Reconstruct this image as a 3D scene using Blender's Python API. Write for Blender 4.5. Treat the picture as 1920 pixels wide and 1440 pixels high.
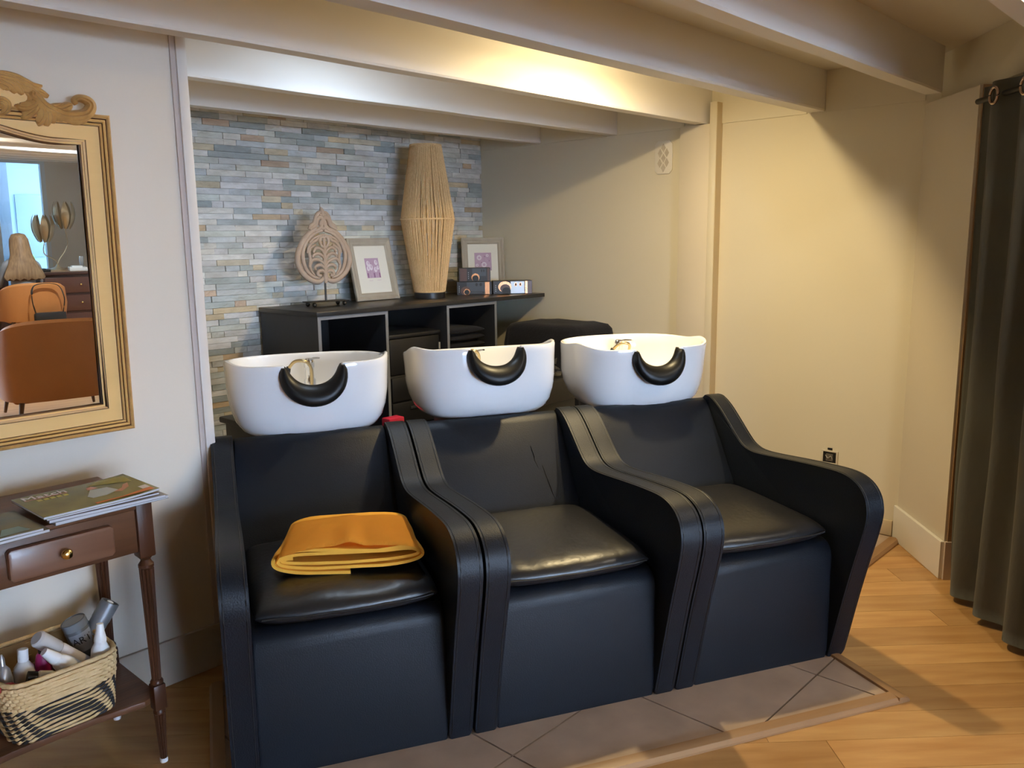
import bpy, bmesh, math, random
from mathutils import Vector, Matrix, noise
random.seed(7)
PI = math.pi
S = bpy.context.scene
for o in list(bpy.data.objects): bpy.data.objects.remove(o, do_unlink=True)
COL = S.collection

# ------------------------------------------------------------------ camera
F = 1570.0; CH = 1.5
YAW, PITCH, ROLL = math.radians(47.02), math.radians(9.85), math.radians(0.754)
fw = Vector((math.sin(YAW)*math.cos(PITCH), math.cos(YAW)*math.cos(PITCH), -math.sin(PITCH)))
rt0 = Vector((math.cos(YAW), -math.sin(YAW), 0)); dn0 = fw.cross(rt0)
RT = rt0*math.cos(ROLL) + dn0*math.sin(ROLL); DN = dn0*math.cos(ROLL) - rt0*math.sin(ROLL)
cd = bpy.data.cameras.new('camera'); cam = bpy.data.objects.new('camera', cd); COL.objects.link(cam)
cd.sensor_width = 36; cd.lens = F/1920*36; cd.clip_start = 0.02; cd.clip_end = 200
m = Matrix.Identity(4)
for i in range(3): m[i][0] = RT[i]; m[i][1] = -DN[i]; m[i][2] = -fw[i]
m[0][3], m[1][3], m[2][3] = 0, 0, CH
cam.matrix_world = m; S.camera = cam
C0 = Vector((0, 0, CH))
def ray(x, y): return RT*((x-960)/F) + DN*((y-720)/F) + fw
def PZ(x, y, z): d = ray(x, y); return C0 + d*((z-CH)/d.z)      # pixel -> point on a level plane
def PY(x, y, Y): d = ray(x, y); return C0 + d*(Y/d.y)
def PX(x, y, X): d = ray(x, y); return C0 + d*(X/d.x)

# ------------------------------------------------------------------ world, light, exposure
W = bpy.data.worlds.new('sky'); S.world = W; W.use_nodes = True
bg = W.node_tree.nodes['Background']; bg.inputs[0].default_value = (0.60, 0.75, 1.0, 1); bg.inputs[1].default_value = 42.0
S.view_settings.view_transform = 'Standard'; S.view_settings.look = 'None'
S.view_settings.exposure = -0.17; S.view_settings.gamma = 1.0; S.view_settings.use_curve_mapping = False
WARM_LAMP, COOL_LAMP, FILL_LAMP = 32.0, 6.0, 11.0
try:
    S.cycles.use_denoising = True; S.cycles.max_bounces = 8; S.cycles.diffuse_bounces = 5
    S.cycles.sample_clamp_indirect = 6.0; S.cycles.caustics_reflective = False; S.cycles.caustics_refractive = False
except Exception: pass

# ------------------------------------------------------------------ materials
MATS = {}
def mat(name, col=(.8,.8,.8), rough=.5, metal=0., spec=.5, noise_amt=0., nscale=8., bump=0., bscale=60., stretch=(1,1,1), col2=None, alpha=None, trans=0., coat=0., sheen=0., coord='Object', emit=None, estr=0., attr=None, detail=4.):
    if name in MATS: return MATS[name]
    M = bpy.data.materials.new(name); M.use_nodes = True; nt = M.node_tree; N = nt.nodes; L = nt.links
    b = N['Principled BSDF']
    b.inputs['Base Color'].default_value = (*col, 1); b.inputs['Roughness'].default_value = rough
    b.inputs['Metallic'].default_value = metal; b.inputs['Specular IOR Level'].default_value = spec
    b.inputs['Transmission Weight'].default_value = trans; b.inputs['Coat Weight'].default_value = coat
    b.inputs['Sheen Weight'].default_value = sheen
    if alpha is not None: b.inputs['Alpha'].default_value = alpha
    if emit: b.inputs['Emission Color'].default_value = (*emit, 1); b.inputs['Emission Strength'].default_value = estr
    tc = N.new('ShaderNodeTexCoord'); mp = N.new('ShaderNodeMapping'); mp.inputs['Scale'].default_value = stretch
    L.new(tc.outputs[coord], mp.inputs[0])
    src = None
    if attr:
        a = N.new('ShaderNodeAttribute'); a.attribute_name = attr; src = a.outputs['Color']
        L.new(src, b.inputs['Base Color'])
    if noise_amt > 0:
        t = N.new('ShaderNodeTexNoise'); t.inputs['Scale'].default_value = nscale; t.inputs['Detail'].default_value = detail
        L.new(mp.outputs[0], t.inputs['Vector'])
        mx = N.new('ShaderNodeMix'); mx.data_type = 'RGBA'
        r = N.new('ShaderNodeMapRange'); r.inputs[1].default_value = .3; r.inputs[2].default_value = .7; r.inputs[4].default_value = noise_amt
        L.new(t.outputs['Fac'], r.inputs[0]); L.new(r.outputs[0], mx.inputs[0])
        c2 = col2 or tuple(c*.6 for c in col)
        if src: L.new(src, mx.inputs[6])
        else: mx.inputs[6].default_value = (*col, 1)
        mx.inputs[7].default_value = (*c2, 1)
        if attr:
            mx.blend_type = 'MULTIPLY'
        L.new(mx.outputs[2], b.inputs['Base Color'])
    if bump > 0:
        t2 = N.new('ShaderNodeTexNoise'); t2.inputs['Scale'].default_value = bscale; t2.inputs['Detail'].default_value = 3
        L.new(mp.outputs[0], t2.inputs['Vector'])
        bp = N.new('ShaderNodeBump'); bp.inputs['Strength'].default_value = bump; bp.inputs['Distance'].default_value = .01
        L.new(t2.outputs['Fac'], bp.inputs['Height']); L.new(bp.outputs[0], b.inputs['Normal'])
    MATS[name] = M; return M

def glass_mat(name, tint=(1,1,1), refl=.08):
    M = bpy.data.materials.new(name); M.use_nodes = True; nt = M.node_tree; N = nt.nodes; L = nt.links
    for n in list(N): N.remove(n)
    o = N.new('ShaderNodeOutputMaterial'); t = N.new('ShaderNodeBsdfTransparent'); g = N.new('ShaderNodeBsdfGlossy'); mx = N.new('ShaderNodeMixShader')
    t.inputs[0].default_value = (*tint, 1); g.inputs['Roughness'].default_value = .03; mx.inputs[0].default_value = refl
    L.new(t.outputs[0], mx.inputs[1]); L.new(g.outputs[0], mx.inputs[2]); L.new(mx.outputs[0], o.inputs[0]); MATS[name] = M; return M

PAINT = mat('cream_paint', (.75,.69,.54), .6, noise_amt=.10, nscale=1.2, col2=(.70,.63,.49), bump=.04, bscale=35)
PAINT_G = mat('grey_cream_paint', (.75,.67,.57), .6, noise_amt=.08, nscale=1.0, col2=(.71,.63,.535), bump=.03, bscale=40)
BEAM = mat('white_beam_paint', (.80,.77,.73), .5, noise_amt=.12, nscale=2.5, col2=(.74,.71,.66), bump=.06, bscale=18, stretch=(.3,1,1))
CEIL = mat('ceiling_paint', (.78,.74,.66), .7, noise_amt=.08, nscale=1.2, bump=.02)
WHITE = mat('white_gloss_paint', (.82,.80,.75), .35, noise_amt=.05, nscale=3)
LEATHER = mat('black_leatherette', (.006,.009,.0145), .46, spec=.30, noise_amt=.4, nscale=3, col2=(.006,.007,.009), bump=.12, bscale=260)
CUSH = mat('black_cushion_leather', (.011,.011,.012), .36, spec=.5, bump=.10, bscale=45, noise_amt=.3, nscale=4, col2=(.009,.009,.01))
SEAM = mat('dark_seam', (.008,.008,.009), .5)
CERAMIC = mat('white_ceramic', (.84,.84,.85), .08, spec=.6, coat=.6)
RUBBER = mat('black_neck_gel', (.005,.005,.005), .40, spec=.28, bump=.05, bscale=30)
CHROME = mat('chrome', (.75,.76,.78), .12, metal=1)
BRASSY = mat('brass_hose', (.55,.42,.22), .3, metal=1)
ORANGE = mat('orange_cotton', (.90,.45,.06), .85, spec=.2, noise_amt=.25, nscale=9, col2=(.85,.40,.035), bump=.25, bscale=14)
BLACKLAM = mat('black_laminate', (.016,.016,.017), .30, noise_amt=.3, nscale=14, col2=(.024,.022,.02), stretch=(.25,2,2), bump=.04, bscale=90)
CHAR = mat('charcoal_board', (.028,.029,.033), .5, noise_amt=.2, nscale=20)
GREYEDGE = mat('grey_edge_band', (.20,.21,.23), .45)
BLACKPL = mat('black_plastic', (.012,.012,.013), .4, bump=.03)
BLACKCL = mat('black_cloth', (.010,.010,.014), .95, spec=.15, sheen=.08, bump=.3, bscale=120)
ROPE = mat('jute_rope', (.76,.51,.26), .85, noise_amt=.5, nscale=60, col2=(.60,.38,.17), bump=.5, bscale=150)
CARVED = mat('washed_carved_wood', (.45,.34,.26), .75, noise_amt=.5, nscale=18, col2=(.33,.24,.18), bump=.2, bscale=60)
IRON = mat('dark_iron', (.04,.035,.03), .45, metal=.7)
FRAMEW = mat('weathered_grey_wood', (.42,.38,.31), .75, noise_amt=.6, nscale=14, col2=(.32,.28,.22), stretch=(1,1,.3), bump=.2, bscale=70)
MATB = mat('off_white_mat_board', (.78,.77,.70), .8, noise_amt=.05)
GOLD = mat('gilded_wood', (.86,.53,.19), .42, metal=0., noise_amt=.5, nscale=5, col2=(.78,.46,.15), stretch=(.4,1,3), bump=.06, bscale=40)
GOLDD = mat('gilded_carving', (.66,.38,.13), .33, metal=0., noise_amt=.7, nscale=25, col2=(.34,.17,.05), bump=.15, bscale=50)
GOLDE = mat('dark_gilt_line', (.20,.09,.03), .45)
MIRRORM = mat('mirror_silver', (.90,.93,.93), .0, metal=1)
WALNUT = mat('walnut', (.16,.064,.027), .36, noise_amt=.8, nscale=7, col2=(.055,.022,.010), stretch=(.5,3,3), bump=.08, bscale=40, spec=.4)
WALNUTV = mat('walnut_leg', (.085,.030,.013), .38, noise_amt=.8, nscale=7, col2=(.045,.018,.008), stretch=(3,3,.5), bump=.06, spec=.3)
BRASS = mat('polished_brass', (.85,.65,.28), .2, metal=1)
STRAW = mat('straw', (.76,.54,.28), .8, noise_amt=.7, nscale=40, col2=(.56,.36,.15), bump=.4, bscale=120)
DARKST = mat('black_straw', (.02,.018,.02), .7, bump=.3, bscale=120)
VELVET = mat('olive_black_velvet', (.20,.195,.16), .9, sheen=.35, spec=.2, noise_amt=.5, nscale=5, col2=(.13,.125,.10), stretch=(1,1,.4), bump=.15, bscale=60)
TILE = mat('brown_stone_tile', (.46,.345,.27), .5, noise_amt=.7, nscale=7, col2=(.33,.245,.19), bump=.12, bscale=22, coord='Object', detail=8)
GROUT = mat('grout', (.06,.045,.035), .9)
OAKTRIM = mat('oak_trim', (.33,.185,.085), .45, noise_amt=.6, nscale=9, col2=(.24,.13,.055), stretch=(.4,4,4))
STONE = mat('split_stone', (.5,.5,.5), .8, noise_amt=.9, nscale=17, col2=(.70,.69,.66), attr='Col', bump=.45, bscale=45, stretch=(.6,1,1.6), detail=8)
MORTAR = mat('stone_backing', (.16,.155,.14), .9)
PANE = glass_mat('window_glass', (.95,.98,1.0), .06)
CLEARPL = glass_mat('clear_plastic', (.80,.84,.84), .12)
def wood_floor():
    M = mat('oak_laminate', (.47,.25,.095), .34, bump=.03, bscale=60, attr='Col', noise_amt=.85, nscale=3.2, col2=(.70,.58,.44), stretch=(.9,7,1), detail=8)
    return M
OAK = wood_floor()

# ------------------------------------------------------------------ mesh helpers
def link(o, parent=None):
    COL.objects.link(o)
    if parent is not None: o.parent = parent
    return o
def obj(name, bm, material, parent=None, smooth=38, loc=None, rot=None):
    bmesh.ops.recalc_face_normals(bm, faces=bm.faces)
    if smooth:
        ang = math.radians(smooth)
        for f in bm.faces: f.smooth = True
        for e in bm.edges:
            e.smooth = not (len(e.link_faces) == 2 and e.calc_face_angle(0) > ang)
    me = bpy.data.meshes.new(name); bm.to_mesh(me); bm.free()
    ms = material if isinstance(material, (list, tuple)) else [material]
    for q in ms: me.materials.append(q)
    o = bpy.data.objects.new(name, me); link(o, parent)
    if loc is not None: o.location = loc
    if rot is not None: o.rotation_euler = rot
    return o
def empty(name, loc=(0,0,0), rotz=0., parent=None, rot=None):
    o = bpy.data.objects.new(name, None); o.empty_display_size = .05; link(o, parent); o.location = loc
    o.rotation_euler = rot if rot else (0, 0, rotz); return o
def tag(o, label, cat, group=None):
    o['label'] = label; o['category'] = cat
    if group: o['group'] = group
    return o
def structure(o): o['kind'] = 'structure'; return o
def stuff(o): o['kind'] = 'stuff'; return o
def BM(): return bmesh.new()
def box(bm, x0, x1, y0, y1, z0, z1, bev=0., seg=2, mi=0):
    r = bmesh.ops.create_cube(bm, size=1); vs = r['verts']
    for v in vs: v.co = Vector(((x0+x1)/2+v.co.x*(x1-x0), (y0+y1)/2+v.co.y*(y1-y0), (z0+z1)/2+v.co.z*(z1-z0)))
    fs = set(f for v in vs for f in v.link_faces)
    for f in fs: f.material_index = mi
    if bev > 0:
        es = list(set(e for v in vs for e in v.link_edges))
        bmesh.ops.bevel(bm, geom=es, offset=bev, segments=seg, affect='EDGES', profile=.5)
    return bm
def bx(x0, x1, y0, y1, z0, z1, bev=0., seg=2): return box(BM(), x0, x1, y0, y1, z0, z1, bev, seg)
def frame_axes(t, ref=Vector((0,0,1))):
    t = t.normalized()
    if abs(t.dot(ref)) > .98: ref = Vector((1,0,0)) if abs(t.x) < .9 else Vector((0,1,0))
    a = t.cross(ref).normalized(); b = a.cross(t).normalized(); return a, b
def loft(bm, rings, cap=True, closed=False, mi=0):
    R = [[bm.verts.new(p) for p in r] for r in rings]; n = len(R[0])
    rng = range(len(R)) if closed else range(len(R)-1)
    for i in rng:
        A, B = R[i], R[(i+1) % len(R)]
        for j in range(n):
            f = bm.faces.new((A[j], A[(j+1) % n], B[(j+1) % n], B[j])); f.material_index = mi
    if cap and not closed:
        for r in (R[0], R[-1]):
            try: f = bm.faces.new(r); f.material_index = mi
            except Exception: pass
    return R
def tube(bm, pts, r, n=8, closed=False, flat=1., ref=Vector((0,0,1)), mi=0):
    P = [Vector(p) for p in pts]; m_ = len(P); rr = r if isinstance(r, (list, tuple)) else [r]*m_
    rings = []
    for i, p in enumerate(P):
        a_ = P[(i-1) % m_] if (closed or i > 0) else p; b_ = P[(i+1) % m_] if (closed or i < m_-1) else p
        a, b = frame_axes(b_-a_, ref)
        rings.append([p + a*(math.cos(2*PI*k/n)*rr[i]) + b*(math.sin(2*PI*k/n)*rr[i]*flat) for k in range(n)])
    return loft(bm, rings, True, closed, mi)
def lathe(bm, prof, n=24, c=(0,0,0), cap=True, mi=0):
    rings = [[Vector((c[0]+max(r,1e-4)*math.cos(2*PI*k/n), c[1]+max(r,1e-4)*math.sin(2*PI*k/n), c[2]+z)) for k in range(n)] for r, z in prof]
    return loft(bm, rings, cap, False, mi)
def crom(P, k=6, closed=False):
    P = [Vector(p) for p in P]; n = len(P); out = []
    for i in range(n if closed else n-1):
        g = lambda j: P[j % n] if closed else P[max(0, min(n-1, j))]
        a, b, c, d = g(i-1), g(i), g(i+1), g(i+2)
        for s in range(k):
            t = s/k
            out.append(.5*((2*b)+(-a+c)*t+(2*a-5*b+4*c-d)*t*t+(-a+3*b-3*c+d)*t**3))
    if not closed: out.append(P[-1])
    return out
def prism(bm, poly, axis, a, b, bev=0., seg=2, mi=0):
    def P(p, t):
        if axis == 'x': return Vector((t, p[0], p[1]))
        if axis == 'y': return Vector((p[0], t, p[1]))
        return Vector((p[0], p[1], t))
    A = [bm.verts.new(P(p, a)) for p in poly]; B = [bm.verts.new(P(p, b)) for p in poly]; n = len(poly)
    f1 = bm.faces.new(A); f2 = bm.faces.new(B[::-1]); f1.material_index = mi; f2.material_index = mi
    for j in range(n):
        f = bm.faces.new((A[j], B[j], B[(j+1) % n], A[(j+1) % n])); f.material_index = mi
    if bev > 0:
        bmesh.ops.bevel(bm, geom=list(f1.edges)+list(f2.edges), offset=bev, segments=seg, affect='EDGES', profile=.5)
    return bm
def text_mesh(name, body, size, material, parent, loc, rot, shear=0., ext=.0004):
    cu = bpy.data.curves.new(name, 'FONT'); cu.body = body; cu.size = size; cu.extrude = ext; cu.align_x = 'LEFT'; cu.shear = shear; cu.resolution_u = 3
    t = bpy.data.objects.new(name, cu); COL.objects.link(t)
    dg = bpy.context.evaluated_depsgraph_get(); me = bpy.data.meshes.new_from_object(t.evaluated_get(dg))
    bpy.data.objects.remove(t, do_unlink=True); me.materials.clear(); me.materials.append(material); me.name = name
    o = bpy.data.objects.new(name, me); link(o, parent); o.location = loc; o.rotation_euler = rot; return o
def disc(bm, c, r, n, nrm_axis='y', mi=0, sx=1., sz=1.):
    vs = []
    for k in range(n):
        a = 2*PI*k/n; d1, d2 = r*math.cos(a)*sx, r*math.sin(a)*sz
        vs.append(bm.verts.new((c[0]+d1, c[1], c[2]+d2) if nrm_axis == 'y' else (c[0]+d1, c[1]+d2, c[2])))
    f = bm.faces.new(vs); f.material_index = mi
def colour(o, fn):
    me = o.data; a = me.color_attributes.new('Col', 'FLOAT_COLOR', 'CORNER')
    for p in me.polygons:
        c = fn(p)
        for li in p.loop_indices: a.data[li].color = (*c, 1)

# ------------------------------------------------------------------ setting
XR, YB, YL, XA = 4.21, 4.20, 2.70, 1.37          # right wall, stone wall, mirror wall, alcove edge
ZC, ZB = 2.29, 2.10                              # ceiling, beam undersides
XW, YF, YN, XM = 4.9, -7.0, -4.5, 2.3            # rest of the salon behind the camera
XL = -3.2

floor = structure(obj('floor', bx(XL-.2, XW+.2, YF-.2, YB+.2, -.12, -.012), OAK, smooth=0))
colour(floor, lambda p: (.58,.335,.128))
# oak planks laid on the diagonal
d1 = Vector((1,-1,0)).normalized(); d2 = Vector((1,1,0)).normalized(); PWD, PLN = .142, 1.26
pc = Vector((2.0, 1.3, 0))
for i in range(-13, 14):
    off = random.random()*PLN
    for j in range(-3, 4):
        c = pc + d2*(i*PWD) + d1*(j*PLN+off-.6)
        if not (-.3 < c.x < 4.6 and -.5 < c.y < 3.2): continue
        bm = bx(-PLN/2+.0008, PLN/2-.0008, -PWD/2+.0008, PWD/2-.0008, -.012, 0, 0)
        p = obj('plank', bm, OAK, floor, smooth=0, loc=c, rot=(0,0,-PI/4))
        k = random.uniform(.80, 1.14); w_ = random.uniform(-.03,.03)
        cc = (.58*k, (.335+w_*.3)*k, (.128+w_*.2)*k); colour(p, lambda q, cc=cc: cc)

def wallbox(name, *a, m_=PAINT): return structure(obj(name, bx(*a), m_, smooth=0))
wall_left = wallbox('wall_left', XL, XA-.035, YL, YL+.10, 0, ZC, m_=PAINT_G)
wallbox('wall_alcove_side', XA-.11, XA-.01, YL+.10, YB+.05, 0, ZC, m_=PAINT_G)
wall_right = wallbox('wall_right', XR, XR+.12, 1.18, YB+.1, 0, ZC)
ceiling = structure(obj('ceiling', bx(XL-.1, XW+.1, YF-.1, YB+.1, ZC, ZC+.08), CEIL, smooth=0))
# far part of the salon, behind the camera
wallbox('wall_far_left', XL-.1, XL, YN, YL, 0, ZC, m_=PAINT_G)
wallbox('wall_far_right', XW, XW+.1, YF, 0.2, 0, ZC, m_=mat('pale_blue_white_paint', (.72,.75,.76), .6, noise_amt=.05))
wallbox('wall_inner_return', XM-.05, XM+.05, YF, YN, 0, ZC, m_=PAINT_G)
wallbox('wall_front_sill', XM, XW, YF-.1, YF, 0, .30, m_=PAINT_G)
wallbox('wall_front_lintel', XM, XW, YF-.1, YF, 2.13, ZC, m_=PAINT_G)
wallbox('wall_front_pier', 4.16, XW, YF-.1, YF, .30, 2.13, m_=PAINT_G)
wallbox('wall_shopfront_sill', XL, XM, YN-.1, YN, 0, .12, m_=PAINT_G)
wallbox('wall_shopfront_lintel', XL, XM, YN-.1, YN, 2.2, ZC, m_=PAINT_G)
# curtained cubicle at the right: 45 degree pier, header, inner walls
pa, pb = Vector((4.215, 1.325, 0)), Vector((3.83, 1.0, 0)); pdir = (pb-pa).normalized(); pn = Vector((-pdir.y, pdir.x, 0))
if pn.x < 0: pn = -pn
def quadbox(name, a, b, nrm, th, z0, z1, m_, parent=None, bev=0.):
    bm = BM(); prism(bm, [(a+nrm*0).xy[:], b.xy[:], (b+nrm*th).xy[:], (a+nrm*th).xy[:]], 'z', z0, z1, bev); return obj(name, bm, m_, parent, smooth=0)
corner = structure(quadbox('wall_corner', pa, pb, pn, .095, 0, ZB-.02, mat('pier_paint', (.68,.61,.49), .6, noise_amt=.08, nscale=1.5)))
pe = pb + pdir*1.35
structure(quadbox('wall_header', pa-pdir*.05+pn*.055, pe, pn, .04, ZB-.02, ZC, PAINT))
structure(quadbox('baseboard_corner', pa-pn*.016, pb-pn*.016+pdir*.004, pn, .016, 0, .172, WHITE, bev=.003))
structure(quadbox('baseboard_corner_return', pb+pdir*.0, pb+pdir*.014, pn, .11, 0, .172, mat('return_board', (.66,.56,.47), .45)))
structure(quadbox('trim_corner_jamb', pb+pn*.012, pb+pdir*.006+pn*.012, pn, .085, .172, ZB-.02, mat('jamb_wood', (.36,.21,.10), .5, noise_amt=.4, stretch=(3,3,.4))))
structure(quadbox('wall_cubicle', pe, pe+Vector((1.9,-.2,0)), Vector((0,1,0)), .08, 0, ZC, PAINT))
structure(quadbox('wall_cubicle_back', Vector((XW,-.1,0)), Vector((XW,1.3,0)), Vector((1,0,0)), .08, 0, ZC, PAINT))
wallbox('wall_cubicle_side', XR+.12, XW, 1.2, 1.3, 0, ZC)

# beams
BY = [3.638, 3.039, 2.416, 1.785, 1.205, .60, 0., -.6, -1.2, -1.8, -2.4, -3.0, -3.6, -4.2, -4.8, -5.4, -6.0, -6.6]
for i, y in enumerate(BY):
    x0, x1 = XL, XW
    if i < 2: x0, x1 = XA-.01, XR
    elif i < 4: x1 = XR
    elif i == 4: x1 = 4.05
    elif i == 5: x1 = 3.36
    elif i == 6: x1 = 2.75
    if y < YN: x0 = XM+.05
    wd = .075 if i != 3 else .09
    n = 26; rings = []
    for k in range(n+1):
        x = x0+(x1-x0)*k/n
        j1 = .006*noise.noise((x*2.3, y*7, 1)); j2 = .005*noise.noise((x*2.9, y*7, 5)); z = ZB-.002+.004*noise.noise((x*1.7, y*3, 9))
        if k == 0 or k == n: j1 = j2 = 0
        rings.append([Vector((x, y+.004, z)), Vector((x, y+j1-.0, z+.008)), Vector((x, y+j1*.3, ZC+.01)), Vector((x, y+wd+j2*.3, ZC+.01)), Vector((x, y+wd+j2, z+.006)), Vector((x, y+wd-.006+j2, z))])
    bm = BM(); loft(bm, rings); obj('beam', bm, BEAM, ceiling, smooth=25)
# upper fascia boards on the right wall between the beams, picture joint line
for y0, y1 in ((3.715, YB-.03), (3.116, 3.636), (2.58, 3.037), (1.877, 2.376), (1.32, 1.783)):
    obj('fascia_board', bx(XR-.008, XR+.01, y0, y1, ZB-.004, ZC), PAINT, wall_right, smooth=0)
# post on the right wall under the second beam
structure(obj('trim_post', bx(XR-.055, XR, 2.392, 2.578, 0, ZB-.004, .004), mat('post_paint', (.71,.63,.49), .5, noise_amt=.1, nscale=2), smooth=30))
structure(obj('trim_post_cover', bx(XR-.060, XR, 2.350, 2.392, 0, 2.205, .003), mat('post_cover_paint', (.72,.65,.50), .5), smooth=30))
structure(obj('trim_post_edge', bx(XR-.058, XR, 2.347, 2.350, 0, 2.203), mat('post_edge_tan', (.58,.46,.28), .6), smooth=0))
# alcove edge trim on the mirror wall
structure(obj('trim_alcove_edge', bx(XA-.034, XA, YL-.012, YL+.11, 0, ZC, .003), mat('edge_trim_paint', (.74,.68,.62), .45), smooth=30))
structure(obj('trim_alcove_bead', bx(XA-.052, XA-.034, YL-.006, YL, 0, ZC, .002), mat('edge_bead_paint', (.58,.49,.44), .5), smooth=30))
structure(obj('baseboard_left', bx(XL, XA-.034, YL-.014, YL, 0, .16, .003), mat('baseboard_beige', (.66,.58,.48), .45), smooth=30))
structure(obj('baseboard_right', bx(XR-.014, XR, 1.34, 2.39, 0.012, .09, .003), mat('baseboard_cream', (.66,.55,.40), .5), smooth=30))

# tiled platform under the chairs, wooden edge
TH = math.radians(-27.3); O2 = Vector((1.606, 1.694)); U = Vector((math.cos(TH), math.sin(TH))); V = Vector((-math.sin(TH), math.cos(TH)))
def uw(u, w): p = O2 + U*u + V*w; return (p.x, p.y)
def clip(poly, reg):
    out = list(poly)
    for i in range(len(reg)):
        a, b = reg[i], reg[(i+1) % len(reg)]; inp, out = out, []
        side = lambda p: (b[0]-a[0])*(p[1]-a[1])-(b[1]-a[1])*(p[0]-a[0])
        for k in range(len(inp)):
            p, q = inp[k], inp[(k+1) % len(inp)]; sp, sq = side(p), side(q)
            if sp >= 0: out.append(p)
            if sp*sq < 0: t = sp/(sp-sq); out.append((p[0]+(q[0]-p[0])*t, p[1]+(q[1]-p[1])*t))
        if not out: return []
    return out
R1 = [uw(-.70,-.272), uw(1.357,-.272), uw(1.357,.75), uw(-.70,.75)]
fpt = R1[2]
R2 = [(2.945,1.335), (4.195,1.335), (4.195,fpt[1]), fpt]
R3 = [fpt, (4.195,fpt[1]), (4.195,YB-.03), (XA+.01,YB-.03), (XA+.01,2.68)]
platform = structure(obj('floor_tiled', (lambda b: [prism(b, r, 'z', -.004, .004) for r in (R1, R2, R3)] and b)(BM()), GROUT, smooth=0))
for ix in range(0, 8):
    for iy in range(0, 8):
        x0, y0 = 1.105+ix*.515-.515, .587+iy*.47; g = .003
        for R in (R1, R2, R3):
            c = clip([(x0+g,y0+g), (x0+.515-g,y0+g), (x0+.515-g,y0+.47-g), (x0+g,y0+.47-g)], R)
            if len(c) < 3: continue
            ar = abs(sum(c[k][0]*c[(k+1) % len(c)][1]-c[(k+1) % len(c)][0]*c[k][1] for k in range(len(c))))/2
            if ar < .002: continue
            bm = BM(); prism(bm, c, 'z', .003, .011); obj('tile', bm, TILE, platform, smooth=0)
def strip(name, a, b, wd, z1=.02):
    a, b = Vector((*a,0)), Vector((*b,0)); d = (b-a).normalized(); n_ = Vector((d.y,-d.x,0)); L_ = (b-a).length
    bm = BM(); prism(bm, [(0,0), (wd,0), (wd,z1*.35), (wd*.8,z1*.85), (wd*.5,z1), (0,z1)], 'x', 0, L_)
    o = obj(name, bm, OAKTRIM, None, smooth=30); o.location = a; o.rotation_euler = (0,0,math.atan2(d.y,d.x)); o.scale = (1,-1,1)
    return structure(o)
strip('trim_front', uw(-.745,-.272), uw(1.357,-.272), .044)
strip('trim_side', uw(1.357,-.316), (2.93,1.32), .044)
strip('trim_back', (2.97,1.335), (4.17,1.335), .05)
strip('trim_left', uw(-.70,.60), uw(-.70,-.27), .044)

# stone wall: each strip stone its own piece
wall_back = structure(obj('wall_back', bx(XA-.02, XR+.02, YB, YB+.1, 0, ZC), MORTAR, smooth=0))
PAL = [(.74,.74,.71),(.78,.77,.73),(.81,.79,.73),(.67,.69,.67),(.58,.62,.61),(.66,.69,.64),(.83,.80,.72),(.74,.75,.75),(.79,.77,.75),(.42,.46,.46),(.72,.72,.65),(.85,.84,.80),(.80,.79,.78),(.60,.64,.65),(.77,.75,.72),(.82,.80,.76),(.48,.52,.50),(.80,.77,.70)]
WPAL = [(.66,.49,.31),(.72,.62,.44),(.62,.46,.33),(.70,.57,.37),(.76,.68,.52)]
stones = []
z = 0.02; row = 0
while z < ZC-.005:
    h = random.uniform(.029,.034); x = XA-.01 - random.random()*.1
    while x < XR:
        ln = random.choice([.07,.10,.13,.15,.18,.22])*random.uniform(.8,1.2); x1 = min(x+ln, XR)
        if x1 > XA and x1-x > .02: stones.append((max(x,XA), x1, z, min(z+h, ZC)))
        x = x1
    z += h; row += 1
def stone_geo(bm, s):
    x0, x1, z0, z1 = s; g = .0008; pr = .010+random.random()*.009; nx, nz = 4, 2
    F_ = [[bm.verts.new((x0+g+(x1-x0-2*g)*i/nx, YB-pr-random.uniform(-.0015,.002), z0+g+(z1-z0-2*g)*k/nz+(random.uniform(-.0015,.0015) if k == 1 else 0))) for i in range(nx+1)] for k in range(nz+1)]
    fs = []
    for k in range(nz):
        for i in range(nx): fs.append(bm.faces.new((F_[k][i], F_[k][i+1], F_[k+1][i+1], F_[k+1][i])))
    bk = {}
    per = [(0,i) for i in range(nx+1)] + [(k,nx) for k in range(1,nz+1)] + [(nz,i) for i in range(nx-1,-1,-1)] + [(k,0) for k in range(nz-1,0,-1)]
    for a in per: v = F_[a[0]][a[1]]; bk[a] = bm.verts.new((v.co.x, YB, v.co.z))
    for q in range(len(per)):
        a, b = per[q], per[(q+1) % len(per)]; fs.append(bm.faces.new((F_[a[0]][a[1]], bk[a], bk[b], F_[b[0]][b[1]])))
    return fs
def stone_col():
    c = random.choice(WPAL) if random.random() < .13 else random.choice(PAL); k = random.uniform(.85,1.12); return tuple(v*k for v in c)
vis = [s for s in stones if s[1] > 2.08 and s[3] > .72 and s[2] < 2.16 and not (s[0] > 2.5 and s[3] < 1.12)]
vis.sort(key=lambda s: -(s[1]-s[0])*(s[3]-s[2])/((s[0]+s[1])**2/4+YB*YB)**1.0)
pieces = vis[:300]; ps = set(pieces)
for s in pieces:
    bm = BM(); stone_geo(bm, s); o = obj('stone', bm, STONE, wall_back, smooth=0); cc = stone_col(); colour(o, lambda p, cc=cc: cc)
bm = BM(); cols = []
for s in stones:
    if s in ps: continue
    fs = stone_geo(bm, s); cc = stone_col(); cols += [cc]*len(fs)
bm.faces.ensure_lookup_table()
me_o = obj('stone_remainder', bm, STONE, wall_back, smooth=0); stuff(me_o); colour(me_o, lambda p: cols[p.index])

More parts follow.
